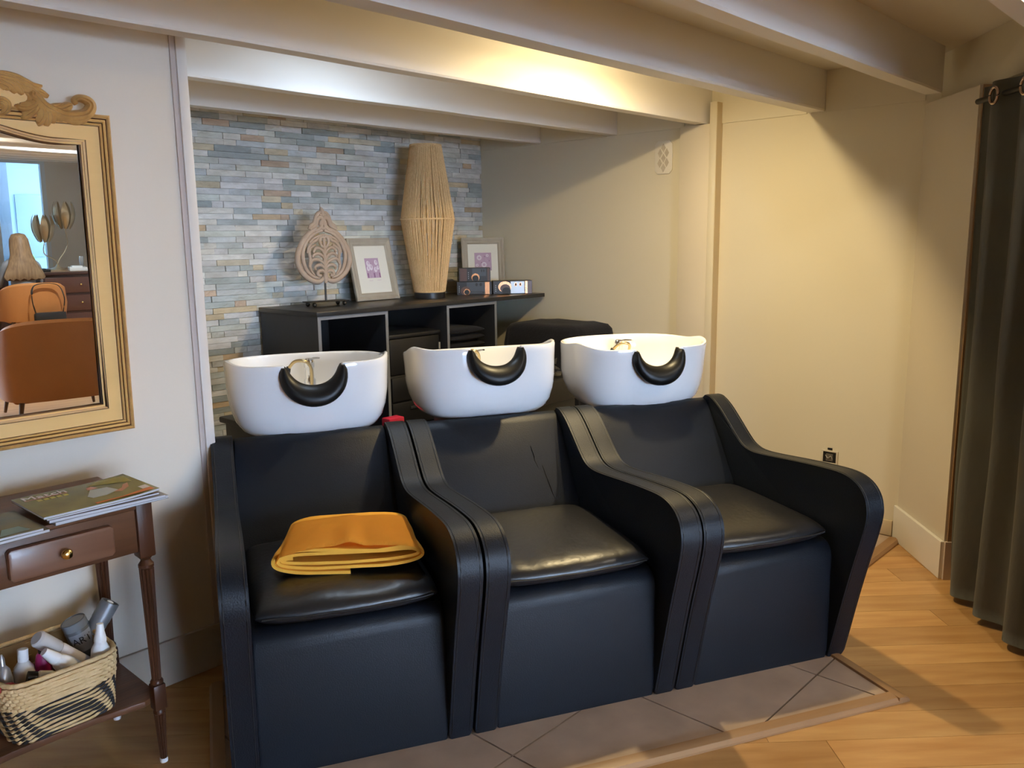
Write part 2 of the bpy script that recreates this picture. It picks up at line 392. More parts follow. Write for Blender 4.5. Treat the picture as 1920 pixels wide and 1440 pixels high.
# ------------------------------------------------------------------ shampoo chairs with basins
ARM = [(0,0),(-.028,.11),(-.06,.24),(-.098,.38),(-.128,.48),(-.145,.55),(-.146,.595),(-.130,.637),(-.09,.670),(-.02,.686),(.1,.680),(.24,.666),(.40,.648),(.49,.643),(.55,.655),(.60,.686),(.66,.732),(.73,.782),(.79,.810),(.835,.812)]
ARMC = [(p.x, p.y) for p in crom([(a, b, 0) for a, b in ARM], 4)]
ARMP = ARMC + [(.865,.79),(.872,.74),(.83,.40),(.82,0)]
def superell(a, b, n, k, cx=0, cy=0, nb=None):
    out = []
    for i in range(k):
        t = 2*PI*i/k; c, s = math.cos(t), math.sin(t); e = n if s < 0 else (nb or n)
        out.append((cx+a*math.copysign(abs(c)**(2/e), c), cy+b*math.copysign(abs(s)**(2/e), s)))
    return out
def pillow(bm, x0, x1, y0, y1, z0, th, p=5, nx=22, ny=18, bow=.02, wr=0., seed=0, dome=.35):
    T, B = [], []
    for j in range(ny+1):
        tr, br = [], []
        for i in range(nx+1):
            s = math.sin((i/nx-.5)*PI); t = math.sin((j/ny-.5)*PI)
            sc = 1-.03*abs(t)**4; x = (x0+x1)/2+(x1-x0)/2*s*sc
            y = (y0+y1)/2+(y1-y0)/2*t*(1-.03*abs(s)**4) - (bow*(1-s*s) if t < 0 else 0)*abs(t)
            e = max(0, (1-abs(s)**p)*(1-abs(t)**p))**.5
            w_ = wr*noise.noise((x*22, y*9, seed))*e*(1 if t < -.6 else .35)
            zz = th/2*e
            tr.append(bm.verts.new((x, y, z0+th/2+zz*(1+dome*(1-s*s)*(1-t*t))+w_)))
            br.append(bm.verts.new((x, y, z0+th/2-zz)) if 0 < i < nx and 0 < j < ny else tr[-1])
        T.append(tr); B.append(br)
    for j in range(ny):
        for i in range(nx):
            bm.faces.new((T[j][i], T[j][i+1], T[j+1][i+1], T[j+1][i]))
            q = []
            for v in (B[j][i], B[j+1][i], B[j+1][i+1], B[j][i+1]):
                if v not in q: q.append(v)
            if len(q) > 2:
                try: bm.faces.new(q)
                except Exception: pass
    return bm

BA, BD = .304, .250                # basin half width / half depth
def rim_height(x, y, front):
    h = 1.060
    t = (y+BD)/(2*BD)              # 0 front .. 1 back
    h += -.030*t
    e = min(1, max(0, (abs(x)-.20)/.08)); h += .018*math.exp(-((t-.30)/.17)**2)*e*e*(3-2*e)
    if front:
        a = abs(x)/.106
        if a < 1: h -= .100*(1-a**2.6)**.75
    return h
def make_basin(parent, cx, tilt=0., drop=0.):
    cx += .020
    NK = 112; cy0 = .80+BD; ZB0 = .785
    def ring(sx, sy, zf, inner=False, shift=0.):
        r = []
        for (x, y) in superell(BA*sx, BD*sy, 3.4, NK, 0, 0, 2.6):
            fr = y < -BD*sy*.55
            h = rim_height(x/ max(sx,.01), y/max(sy,.01), fr and abs(x) < .16)
            r.append(Vector((cx+x, cy0+y+shift, ZB0+(h-ZB0)*zf)))
        return r
    rings = []
    # outer skin from foot to rim, over the rim, then the inner bowl
    for sx, sy, zf, sh in ((.70,.62,-.02,-.02),(.76,.69,.0,-.02),(.835,.79,.06,-.015),(.905,.89,.17,-.01),(.955,.95,.33,-.004),(.982,.98,.52,0),(.988,.99,.74,0),(.997,.998,.90,0),(1,1,.965,0),(.994,.993,.992,0),(.978,.975,1.0,0),(.960,.955,.992,0),(.945,.94,.96,0),(.92,.91,.80,0),(.88,.87,.55,0),(.76,.75,.30,.01),(.55,.55,.16,.02),(.28,.28,.11,.03),(.05,.05,.10,.03)):
        rings.append(ring(sx, sy, zf, False, sh))
    bm = BM(); loft(bm, rings); basin = obj('basin', bm, CERAMIC, parent, smooth=50)
    # neck gel: a crescent pad clipped over the cut-out
    bm = BM(); rings = []
    for i in range(29):
        t = -1+i/14; a = t*PI/2
        c_ = Vector((.104*math.sin(a), 0, 1.052-.104*math.cos(a)**.9 if abs(t) < 1 else 1.052)); tg = Vector((.108*math.cos(a)+1e-3, 0, .104*math.sin(a)+(.004 if t > 0 else -.004))).normalized()
        n_ = Vector((-tg.z, 0, tg.x)); hw = .013+.025*math.cos(a)**.8 if abs(t) < 1 else .009; hy = .029+.006*max(0, math.cos(a))**.6
        ca = max(0, math.cos(a)); rings.append([Vector((cx, .806+.006*(1-ca)-.026*ca, 0)) + c_ + n_*(math.cos(2*PI*k/16)*hw) + Vector((0, math.sin(2*PI*k/16)*hy + .014*math.cos(2*PI*k/16)*max(0, math.cos(a)), 0)) for k in range(16)])
    loft(bm, rings); obj('neck_rest', bm, RUBBER, basin, smooth=60)
    # mixer tap, lever, hose with spray head
    bm = BM(); lathe(bm, [(.024,0),(.024,.02),(.018,.03),(.017,.07),(.021,.075),(.021,.10),(.012,.112)], 18, (cx+.03, cy0+.175, .905))
    obj('mixer_tap', bm, CHROME, basin, smooth=40)
    bm = BM(); tube(bm, [(cx+.03,cy0+.175,1.008),(cx+.045,cy0+.14,1.020),(cx+.06,cy0+.10,1.026)], [.009,.008,.006], 8, flat=.6); obj('tap_lever', bm, CHROME, basin, smooth=60)
    hp = crom([(cx+.03,cy0+.12,.90),(cx+.025,cy0+.06,.99),(cx+.0,cy0+.02,1.028),(cx-.04,cy0+.03,1.028),(cx-.065,cy0+.05,.995)], 6)
    bm = BM(); tube(bm, hp, .0065, 8); obj('hose', bm, BRASSY, basin, smooth=60)
    bm = BM(); tube(bm, [(cx-.062,cy0+.047,1.005),(cx-.067,cy0+.052,.985),(cx-.069,cy0+.055,.962),(cx-.070,cy0+.056,.945)], [.009,.011,.011,.016], 10); obj('spray_head', bm, BLACKPL, basin, smooth=40)
    rm = Matrix.Rotation(tilt, 3, 'X'); pv = Vector((cx, cy0, .80)); basin.rotation_euler = (tilt,0,0); basin.location = pv - rm @ pv + Vector((0,0,drop))
    return basin

def make_chair(idx, x0, label):
    R_ = empty('shampoo_chair', (*uw(x0, 0), .011), TH)
    Wd = .70; aw = .073
    for s in (0, 1):
        xa = .004 if s == 0 else Wd-.004-aw; bm = BM(); prism(bm, ARMP, 'x', xa, xa+aw, .010, 3)
        arm = obj('armrest', bm, LEATHER, R_, smooth=45)
        for xs in (xa+.0085, xa+aw-.0085):   # welt seam along both edges of the arm top
            bm = BM(); pts = []
            for i in range(1, len(ARMC)-1):
                a, b = ARMC[i-1], ARMC[i+1]; t = Vector((b[0]-a[0], b[1]-a[1])).normalized(); n_ = Vector((-t.y, t.x)) if t.x*0-t.y*0 == 0 else t
                q = Vector(ARMC[i])
                pts.append((xs, q.x, q.y))
            tube(bm, pts, .0016, 5); obj('seam', bm, SEAM, arm, smooth=60)
    i0, i1 = .004+aw+.002, Wd-.004-aw-.002
    fp = [(0.004,0),(0.0,.03),(0.0,.375)] + [(.048-.048*math.cos(a), .385+.048*math.sin(a)) for a in [k*PI/2/8 for k in range(1, 9)]] + [(.30,.434),(.56,.43),(.60,.20),(.60,0)]
    bm = BM(); prism(bm, fp, 'x', i0, i1, .006, 2); obj('front_panel', bm, LEATHER, R_, smooth=45)
    bp = [(.545,.40),(.60,.50),(.70,.645),(.79,.772),(.812,.792),(.838,.80),(.865,.785),(.80,.60),(.72,.40)]
    bm = BM(); prism(bm, bp, 'x', i0, i1, .006, 2); bk = obj('backrest', bm, LEATHER, R_, smooth=45)
    if idx == 1:
        for pts in ([(.475,.732,.69),(.480,.705,.652),(.478,.70,.640),(.487,.68,.613)], [(.505,.685,.620),(.512,.655,.577),(.517,.635,.549),(.524,.61,.512)]):
            bm = BM(); tube(bm, [(a, b-.002, c) for a, b, c in pts], [.0012,.0022,.0022,.001], 5); obj('crease', bm, SEAM, bk, smooth=60)
    bm = BM(); pillow(bm, i0+.004, i1-.004, .012, .585, .432, .074, p=9, wr=.008, seed=idx*9.1, dome=.12)
    seat = obj('seat', bm, CUSH, R_, smooth=70)
    bm = BM(); tube(bm, [(i0+.03+(i1-i0-.06)*k/10, -.009+.016*abs(k/5-1)**2.2, .469+.0015*math.sin(k*2)) for k in range(11)], .0028, 6); obj('piping', bm, SEAM, seat, smooth=60)
    # pedestal behind carrying the basin
    bm = BM(); box(bm, .20, .50, .88, 1.18, 0, .766, .02); obj('pedestal', bm, BLACKPL, R_, smooth=40)
    bm = BM(); box(bm, .19, .54, .845, 1.20, .765, .786, .004); obj('basin_gasket', bm, mat('gasket_brown', (.16,.10,.06), .6), R_, smooth=40)
    make_basin(R_, Wd/2, *[(math.radians(1.2),.0), (math.radians(-3.8),0.), (math.radians(4.2),-.006)][idx])
    tag(R_, label, 'chair', 'row of shampoo chairs'); return R_
CHAIRS = []
CHL = ['black leatherette shampoo chair with white basin, folded orange cloth lying on its seat',
       'middle black shampoo chair with white basin and creased empty seat back',
       'black shampoo chair with white basin nearest the cream wall, at the right of the row']
for i, u0 in enumerate((-.687, .014, .712)): CHAIRS.append(make_chair(i, u0, CHL[i]))

# ------------------------------------------------------------------ folded orange cloth
def folded_cloth():
    fl = PZ(513, 1086, .52); fr = PZ(797, 1062, .52); ctr = (fl+fr)/2
    ang = math.atan2(fr.y-fl.y, fr.x-fl.x); hw = (fr-fl).length/2
    R_ = empty('folded_cloth', (ctr.x, ctr.y, .524), ang); D = .31
    bm = BM(); NY = 18
    prof = []; turns = 2.4; N_ = 90
    for i in range(N_+1):
        t = i/N_; a = -PI*.5 - t*turns*2*PI; k = 1-t*.80
        c, s = math.cos(a), math.sin(a); x = hw*(1-.12*t)*math.copysign(abs(c)**.32, c); zz = .040*k*math.copysign(abs(s)**.75, s)
        prof.append((x, zz))
    th = .0095; rows = []
    for j in range(NY+1):
        y = j/NY; row = []
        for i, (x, zz) in enumerate(prof):
            t = i/N_; outer = t < .42
            yy = -.012*math.sin(x*9+1)*(1-y) + (.0 if outer else .004+.010*t) + D*y*(1-.03*t)
            sag = -.010*math.exp(-((x-.04)/.07)**2)*(1-y)*(1 if zz > 0 else .3) + .009*noise.noise((x*11, yy*8, t*3))*(1-.6*y)
            tp = 1-.13*y                        # narrows to the back as seen
            lift = (1-.25*(abs(x)/hw)**3)
            row.append(Vector((x*tp+ .006*noise.noise((yy*8, t*5, 2)), yy, .042+zz*lift+(sag if zz > 0 else max(sag*.2, -.001)))))
        rows.append(row)
    # double sided sheet
    for sgn in (1, -1):
        G = []
        for j in range(NY+1):
            r = []
            for i in range(N_+1):
                a, b = rows[j][max(0,i-1)], rows[j][min(N_,i+1)]; tg = (b-a); n_ = Vector((-tg.z, 0, tg.x)); n_ = n_.normalized() if n_.length > 1e-6 else Vector((0,0,1))
                r.append(bm.verts.new(rows[j][i]+n_*(th/2*sgn)))
            G.append(r)
        for j in range(NY):
            for i in range(N_): bm.faces.new((G[j][i], G[j][i+1], G[j+1][i+1], G[j+1][i]))
        if sgn == 1: G1 = G
        else: G2 = G
    for j in (0, NY):
        for i in range(N_): bm.faces.new((G1[j][i], G1[j][i+1], G2[j][i+1], G2[j][i]))
    obj('cloth_body', bm, ORANGE, R_, smooth=70)
    # loose top flap with a rumpled front edge
    bm = BM(); G = []
    for j in range(13):
        y = j/12; r = []
        for i in range(31):
            s = -1+2*i/30; x = hw*.965*s*(1-.13*y)
            zt = .082*(1-.20*abs(s)**4) - (.020*max(0, abs(s)-.93)/.07) + .004*noise.noise((x*16, y*4, 7)) + (.010*math.exp(-((s-.05)/.22)**2)*(1-y))*math.cos(s*9)
            r.append(bm.verts.new((x, -.012+.018*math.sin(s*3+2)*(1-y)+(D*.99+.012)*y, zt+.008-(.008 if j == 0 else 0)-(.03*max(0,y-.86)/.14))))
        G.append(r)
    for j in range(12):
        for i in range(30): bm.faces.new((G[j][i], G[j][i+1], G[j+1][i+1], G[j+1][i]))
    r_ = bmesh.ops.solidify(bm, geom=list(bm.faces), thickness=.004)
    obj('top_fold', bm, ORANGE, R_, smooth=70)
    tag(R_, 'orange cotton cloth folded into a thick pad on the left shampoo chair seat', 'cloth')
folded_cloth()

# ------------------------------------------------------------------ shelf unit in the alcove
ZT = 1.145; YS = 3.60; YK = 4.155
o = obj('shelf_top', bx(2.425, 4.19, YS, YK, ZT-.024, ZT, .002), BLACKLAM, smooth=30)
tag(o, 'long black laminate shelf top along the stone wall', 'shelf')
def bookcase(x0, x1, label, shelves):
    R_ = empty('bookcase', (0,0,0)); t = .018; zt = ZT-.0245; y0 = YS+.012
    R_.location = ((x0+x1)/2, (y0+YK)/2, 0.012); off = Vector(R_.location)
    def P(name, a, m_=CHAR):
        bm = bx(*a); bmesh.ops.translate(bm, vec=-off, verts=bm.verts); return obj(name, bm, m_, R_, smooth=0)
    def edge(a): 
        bm = bx(*a); bmesh.ops.translate(bm, vec=-off, verts=bm.verts); obj('edge_band', bm, GREYEDGE, R_, smooth=0)
    P('side_panel', (x0, x0+t, y0+.001, YK, .012, zt)); P('side_panel', (x1-t, x1, y0+.001, YK, .012, zt))
    P('top_panel', (x0+t, x1-t, y0+.001, YK, zt-t, zt)); P('back_panel', (x0+t, x1-t, YK-.008, YK, .012, zt-t))
    edge((x0, x0+t, y0-.001, y0+.001, .012, zt)); edge((x1-t, x1, y0-.001, y0+.001, .012, zt)); edge((x0+t, x1-t, y0-.001, y0+.001, zt-t, zt))
    for zz in shelves:
        P('shelf_board', (x0+t, x1-t, y0+.02, YK-.008, zz-t, zz)); edge((x0+t, x1-t, y0+.018, y0+.02, zz-t, zz))
    tag(R_, label, 'bookcase', 'charcoal bookcases under the shelf top')
bookcase(2.435, 2.888, 'charcoal open bookcase with grey edges at the left end of the shelf top', (.78, .44, .06))
bookcase(3.325, 3.745, 'charcoal open bookcase with grey edges holding black towels, under the rope lamp', (.80, .44, .06))
# black storage crate above a tower of drawers in the open bay
R_ = empty('drawer_tower', (3.105, 3.85, .012))
bm = bx(-.195, .195, -.20, .24, 0, .735, .004); obj('tower_case', bm, BLACKPL, R_, smooth=30)
for k in range(5):
    bm = bx(-.185, .185, -.214, -.198, .012+k*.144, .147+k*.144, .005); d_ = obj('drawer', bm, BLACKPL, R_, smooth=30)
    obj('handle_slot', bx(-.06, .06, -.221, -.213, .10+k*.144, .118+k*.144, .003), CHAR, d_, smooth=30)
tag(R_, 'tower of black plastic drawers standing between the two bookcases', 'drawers')
R_ = empty('storage_crate', (3.105, 3.85, .749))
obj('crate_body', bx(-.185, .185, -.205, .22, 0, .205, .008), BLACKPL, R_, smooth=30)
obj('crate_lid', bx(-.193, .193, -.213, .228, .207, .232, .008), BLACKPL, R_, smooth=30)
obj('handle_hole', bx(-.05, .05, -.209, -.204, .10, .135, .003), SEAM, R_, smooth=30)
obj('lid_clip', bx(.17, .178, -.22, -.212, .12, .16), mat('pale_clip', (.5,.5,.48), .4), R_, smooth=0)
tag(R_, 'black lidded storage crate on top of the drawer tower', 'crate')
for k in range(4):
    bm = BM(); pillow(bm, -.16, .16, -.19, .17, 0, .036, p=7, wr=.006, seed=k*3.3, nx=16, ny=12)
    o = obj('folded_towel', bm, BLACKCL, None, smooth=70, loc=(3.535, 3.85, .801+k*.043), rot=(0,0,random.uniform(-.08,.08)))
    tag(o, ['folded black towel, lowest of the stack in the bookcase under the lamp','folded black towel, second from the bottom of the bookcase stack','folded black towel, third from the bottom of the bookcase stack','folded black towel, topmost of the stack in the bookcase under the lamp'][k], 'towel', 'black towels in the bookcase')
bm = BM(); lathe(bm, [(.05,0),(.055,.02),(.05,.05),(.03,.06)], 20); o = obj('lidded_pot', bm, BLACKPL, None, loc=(2.70,3.78,.78))
tag(o, 'small black lidded pot inside the left bookcase', 'pot')
# cart under a black cloth beside the right wall
R_ = empty('draped_cart', (3.93, 3.265, .012))
bm = BM(); rings = []
NK = 72
for k, (hx, hy, zz, fold) in enumerate([(.02,.02,.975,0),(.14,.20,.985,0),(.195,.27,.972,.002),(.212,.288,.945,.006),(.222,.30,.86,.012),(.232,.31,.70,.018),(.24,.318,.45,.024),(.245,.325,.30,.028)]):
    rr = []
    for i, (x, y) in enumerate(superell(hx, hy, 6, NK)):
        a = 2*PI*i/NK; f_ = 1+fold*4*math.sin(a*11+math.sin(a*3)*2)*.3
        rr.append(Vector((min(x*f_, .235), y*f_, zz+.008*noise.noise((x*9, y*9, 3)))))
    rings.append(rr)
loft(bm, rings, cap=True); obj('cover_cloth', bm, BLACKCL, R_, smooth=60)
obj('cart_body', bx(-.19, .19, -.26, .26, .04, .93, .01), BLACKPL, R_, smooth=30)
tag(R_, 'cart draped in a black cloth beside the cream wall', 'cart')
# crumpled clear bag on a low black stand
R_ = empty('rolling_stand', (3.38, 2.98, .012))
obj('stand_tray', bx(-.2, .2, -.16, .16, .62, .74, .01), BLACKPL, R_, smooth=30); obj('stand_leg', bx(-.18, .18, -.14, .14, .0, .62, .01), BLACKPL, R_, smooth=30)
tag(R_, 'low black stand behind the middle and right basins', 'stand')
bm = BM(); bmesh.ops.create_icosphere(bm, subdivisions=3, radius=1)
for v in bm.verts:
    k = 1+.35*noise.noise(v.co*2.2)+.2*noise.noise(v.co*5); v.co = Vector((v.co.x*.14*k, v.co.y*.11*k, max(-.03, v.co.z*.075*k)+.032))
o = obj('plastic_bag', bm, CLEARPL, None, smooth=20, loc=(3.40,2.98,.753)); tag(o, 'crumpled clear plastic bag on the low black stand', 'bag')
# tray trolley with bottles behind the left basin
R_ = empty('supply_trolley', (2.12, 3.55, .012))
obj('trolley_case', bx(-.17, .25, -.17, .17, .0, .63, .01), BLACKPL, R_, smooth=30); obj('trolley_tray', bx(-.19, .27, -.19, .19, .63, .66, .008), BLACKPL, R_, smooth=30)
tag(R_, 'black supply trolley behind the left basin', 'trolley')

def bottle(name, loc, rot, prof, m_, cap=None, capm=None, label='', cat='bottle', group=None, extra=None, n=22):
    R_ = empty(name, loc, rot=rot); bm = BM(); lathe(bm, prof, n); body = obj('bottle_body', bm, m_, R_, smooth=40)
    if cap: bm = BM(); lathe(bm, cap, n); obj('cap', bm, capm, R_, smooth=40)
    if extra: extra(R_, body)
    tag(R_, label, cat, group); return R_
WHPL = mat('white_plastic', (.80,.80,.80), .35); AMBER = mat('amber_plastic', (.42,.16,.03), .35); DGREEN = mat('dark_green_plastic', (.03,.06,.05), .35); GREYPL = mat('grey_plastic', (.30,.31,.32), .4)
cyl = lambda r, h: [(r*.94,0),(r,.006),(r,h*.8),(r*.8,h*.9),(r*.35,h*.95),(r*.35,h)]
for k, (x, y, r, h, m_, lab) in enumerate([(2.03,3.44,.036,.17,AMBER,'amber bottle on the supply trolley behind the left basin'),(1.97,3.52,.04,.20,CLEARPL,'tall clear bottle on the supply trolley next to the alcove edge'),(2.10,3.60,.04,.26,GREYPL,'grey bottle standing at the back of the supply trolley'),(2.00,3.42,.018,.11,WHPL,'slim white tube on the supply trolley'),(1.965,3.40,.016,.09,DGREEN,'slim dark green tube on the supply trolley')]):
    bottle('bottle', (x, y, .673), (0,0,0), cyl(r, h), m_, [(r*.42,h*.95),(r*.42,h*1.08),(.002,h*1.09)], BLACKPL, lab, group='bottles on the supply trolley')
o = obj('red_box', bx(-.045, .045, -.03, .03, 0, .085, .006), mat('red_card', (.55,.02,.06), .4), None, smooth=30, loc=(2.43,3.03,.598)); tag(o, 'small bright red box behind the left basin', 'box')
R_ = empty('utility_stand', (2.46,3.02,.012)); obj('stand_top', bx(-.14,.14,-.12,.12,.55,.585,.006), BLACKPL, R_, smooth=30); obj('stand_case', bx(-.12,.12,-.10,.10,0,.55,.01), BLACKPL, R_, smooth=30)
tag(R_, 'small black stand carrying the red box behind the left basin', 'stand')

# ------------------------------------------------------------------ things on the shelf top
def ornament():
    ctr = PY(610, 531, 3.93); s = .000520; sz = .000452; yb = 3.93
    R_ = empty('carved_ornament', (ctr.x, yb, ZT), math.radians(-4))
    z0 = ctr.z-ZT
    def Pt(cx, cy, side, dy=0): return Vector(((cx-460)*s*side, dy, z0+(985-cy)*sz))
    bm = BM()
    curves = [  # right half, (points, widths)
     ([(462,330),(560,345),(640,400),(712,500),(762,620),(768,740),(722,850),(640,930),(560,962),(500,945),(470,905)], 20, 0),
     ([(470,350),(560,380),(640,450),(690,540),(715,640),(705,740),(670,830),(600,900),(530,915)], 14, -.004),
     ([(462,980),(470,900),(466,780),(464,660),(462,540),(460,440)], 13, -.008),
     ([(466,860),(500,832),(540,838),(556,868),(535,892),(512,882)], 13, -.010),
     ([(466,810),(505,770),(550,762),(582,790),(576,820)], 11, -.010),
     ([(466,770),(500,720),(560,695),(606,700),(625,735),(650,780)], 11, -.009),
     ([(465,700),(495,650),(545,625),(590,640),(605,670)], 11, -.010),
     ([(464,640),(490,585),(540,555),(582,575),(592,615)], 11, -.010),
     ([(463,560),(500,520),(512,470),(495,430),(470,428),(460,450)], 11, -.010),
     ([(462,400),(520,430),(555,470),(600,490),(650,560),(660,620)], 12, -.008),
     ([(560,520),(620,560),(640,620),(630,690),(640,760),(625,830),(590,880)], 11, -.007),
     ([(500,410),(580,440),(630,490),(622,470)], 9, -.008),
     ([(462,335),(490,280),(470,230),(480,200),(510,200),(530,235),(540,280),(575,310),(618,336)], 16, -.006),
     ([(462,140),(500,140),(530,180),(545,230),(565,270),(605,300),(622,338)], 15, -.002),
     ([(460,250),(480,290),(510,330),(560,360)], 12, -.008),
     ([(460,160),(480,170),(500,160)], 9, -.008)]
    for side in (1, -1):
        for pts, wd, dy in curves:
            pp = crom([Pt(a, b, side, dy) for a, b in pts], 5); n = len(pp)
            tube(bm, pp, [1.42*wd*s*(.62+.5*math.sin(PI*(.12+.8*i/(n-1)))) for i in range(n)], 8, flat=.9, ref=Vector((0,1,0)))
    tube(bm, [Pt(460,180,1),Pt(460,140,1),Pt(458,110,1),Pt(452,90,1),Pt(448,72,1)], [s*30,s*34,s*26,s*18,s*6], 8, ref=Vector((0,1,0)))
    tube(bm, [Pt(460,900,1,-.006),Pt(460,940,1,-.006),Pt(462,985,1,-.004)], [s*14,s*26,s*6], 8, ref=Vector((0,1,0)))
    obj('carved_panel', bm, CARVED, R_, smooth=60)
    bm = BM(); tube(bm, [(0,.002,.03),(0,.002,z0+.03)], .0058, 8); obj('rod', bm, IRON, R_)
    obj('base_plate', bx(-.12,.12,-.05,.05,.024,.029,.001), IRON, R_, smooth=0)
    for x in (-.095,-.02 if 0 else .095):
        for y in (-.036,.036):
            bm = BM(); bmesh.ops.create_uvsphere(bm, u_segments=14, v_segments=8, radius=.0125); obj('ball_foot', bm, IRON, R_, smooth=80, loc=(x,y,.0125))
    tag(R_, 'carved wooden teardrop scroll ornament on an iron stand with ball feet', 'ornament')
ornament()

def picture(name, c, rz, w_, h_, lean, fwid, art, label):
    R_ = empty(name, c, rot=(0,0,rz)); T_ = Matrix.Rotation(-lean, 4, 'X')
    def fin(bm): bm.transform(T_); return bm
    bm = BM()
    prof = [(0,0),(0,-.016),(fwid*.25,-.020),(fwid*.55,-.013),(fwid*.8,-.015),(fwid,-.008),(fwid,0)]
    rings = []
    for sx, sz in ((-1,0),(1,0),(1,1),(-1,1)):
        rings.append([Vector((sx*(w_/2-a), b, a if sz == 0 else h_-a)) for a, b in prof])
    loft(bm, rings, cap=False, closed=True); obj('frame', fin(bm), FRAMEW, R_, smooth=30)
    obj('mat_board', fin(bx(-w_/2+fwid*.9, w_/2-fwid*.9, -.006, -.003, fwid*.9, h_-fwid*.9)), MATB, R_, smooth=0)
    obj('backing', fin(bx(-w_/2+.01, w_/2-.01, -.003, .002, .01, h_-.01)), CHAR, R_, smooth=0)
    bm = BM(); art(bm); pr = obj('print', fin(bm), [mat('mauve_print', (.50,.36,.49), .7, noise_amt=.6, nscale=60, col2=(.40,.27,.41)), mat('pale_mauve_print', (.72,.66,.74), .7), mat('dark_mauve_print', (.25,.12,.24), .7), mat('mid_mauve_print', (.52,.37,.52), .7)], R_, smooth=0)
    tag(R_, label, 'picture'); return R_
def rect(bm, x0, x1, z0, z1, y, mi):
    f = bm.faces.new([bm.verts.new(p) for p in ((x0,y,z0),(x1,y,z0),(x1,y,z1),(x0,y,z1))]); f.material_index = mi
def tulips(bm):
    rect(bm, -.052, .052, .135, .255, -.0065, 0)
    for x, z, r in ((-.03,.222,.016),(-.012,.200,.017),(.030,.228,.015),(.020,.185,.015),(-.034,.192,.014),(.040,.196,.012)):
        disc(bm, (x,-.0070,z), r, 14, mi=1, sx=.8, sz=1.1); disc(bm, (x+.003,-.0073,z+.004), r*.5, 10, mi=3, sx=.5, sz=1.2)
    for x in (-.03,-.012,.02,.035): rect(bm, x-.002, x+.002, .137, .185, -.0068, 3)
    for x in (-.042,.005,.045): rect(bm, x-.004, x+.004, .137, .165, -.0069, 2)
    rect(bm, -.042, -.012, .118, .1195, -.0066, 3); rect(bm, .02, .05, .120, .1215, -.0066, 3)
picture('picture_frame', (3.155, 4.035, ZT), math.radians(1), .325, .375, math.radians(13), .045, tulips, 'grey wooden frame with mauve tulip print leaning on stone wall beside the carved ornament')
def daisies(bm):
    rect(bm, -.058, .058, .145, .265, -.0065, 0)
    for x, z, r in ((-.026,.232,.016),(.006,.185,.017),(.030,.246,.009),(-.042,.182,.009)):
        for k in range(9):
            a = 2*PI*k/9; disc(bm, (x+r*.75*math.cos(a),-.0070,z+r*.75*math.sin(a)), r*.38, 8, mi=1)
        disc(bm, (x,-.0073,z), r*.5, 10, mi=3)
    for x, z in ((.012,.24),(.042,.21),(.035,.165),(-.01,.20)): disc(bm, (x,-.0072,z), .004, 8, mi=2)
picture('picture_frame', (4.035, 4.005, ZT), math.radians(-32), .29, .365, math.radians(7), .042, daisies, 'grey wooden frame with mauve daisy print in the alcove corner behind the product boxes')

def rope_lamp():
    c = PY(806, 552, 3.93); R_ = empty('rope_lamp', (c.x, 3.93, ZT))
    hs = [(.094,.040),(.162,.478),(.092,.915)]; NR = 92
    bm = BM(); lathe(bm, [(.096,0),(.096,.034),(.085,.036)], 40); obj('base', bm, BLACKPL, R_, smooth=40)
    bm = BM(); rnd = random.Random(3)
    for k in range(NR):
        a = 2*PI*k/NR+rnd.uniform(-.02,.02); pts = []
        for i in range(2):
            (r0,z0), (r1,z1) = hs[i], hs[i+1]
            for t in (0,.33,.67) if i == 0 else (0,.33,.67,1):
                r = r0+(r1-r0)*t; da = a+rnd.uniform(-.012,.012)*(1 if 0 < t < 1 else 0); pts.append((r*math.cos(da), r*math.sin(da), z0+(z1-z0)*t))
        tube(bm, pts, .0042, 5)
    stuff(obj('rope_strands', bm, ROPE, R_, smooth=60))
    for r, z_ in hs:
        bm = BM(); tube(bm, [(r*1.01*math.cos(2*PI*k/48), r*1.01*math.sin(2*PI*k/48), z_) for k in range(48)], .0055, 6, closed=True); obj('rope_ring', bm, ROPE, R_, smooth=60)
    bm = BM(); tube(bm, [(0,0,.03),(0,0,.26)], .009, 10); obj('stem', bm, BLACKPL, R_)
    bm = BM(); lathe(bm, [(.012,.26),(.014,.29),(.030,.33),(.034,.36),(.026,.385),(.004,.397)], 18); obj('bulb', bm, mat('clear_bulb', (.85,.86,.86), .08, spec=.8), R_, smooth=60)
    tag(R_, 'tall jute rope table lamp with faceted body and black base', 'lamp')
rope_lamp()

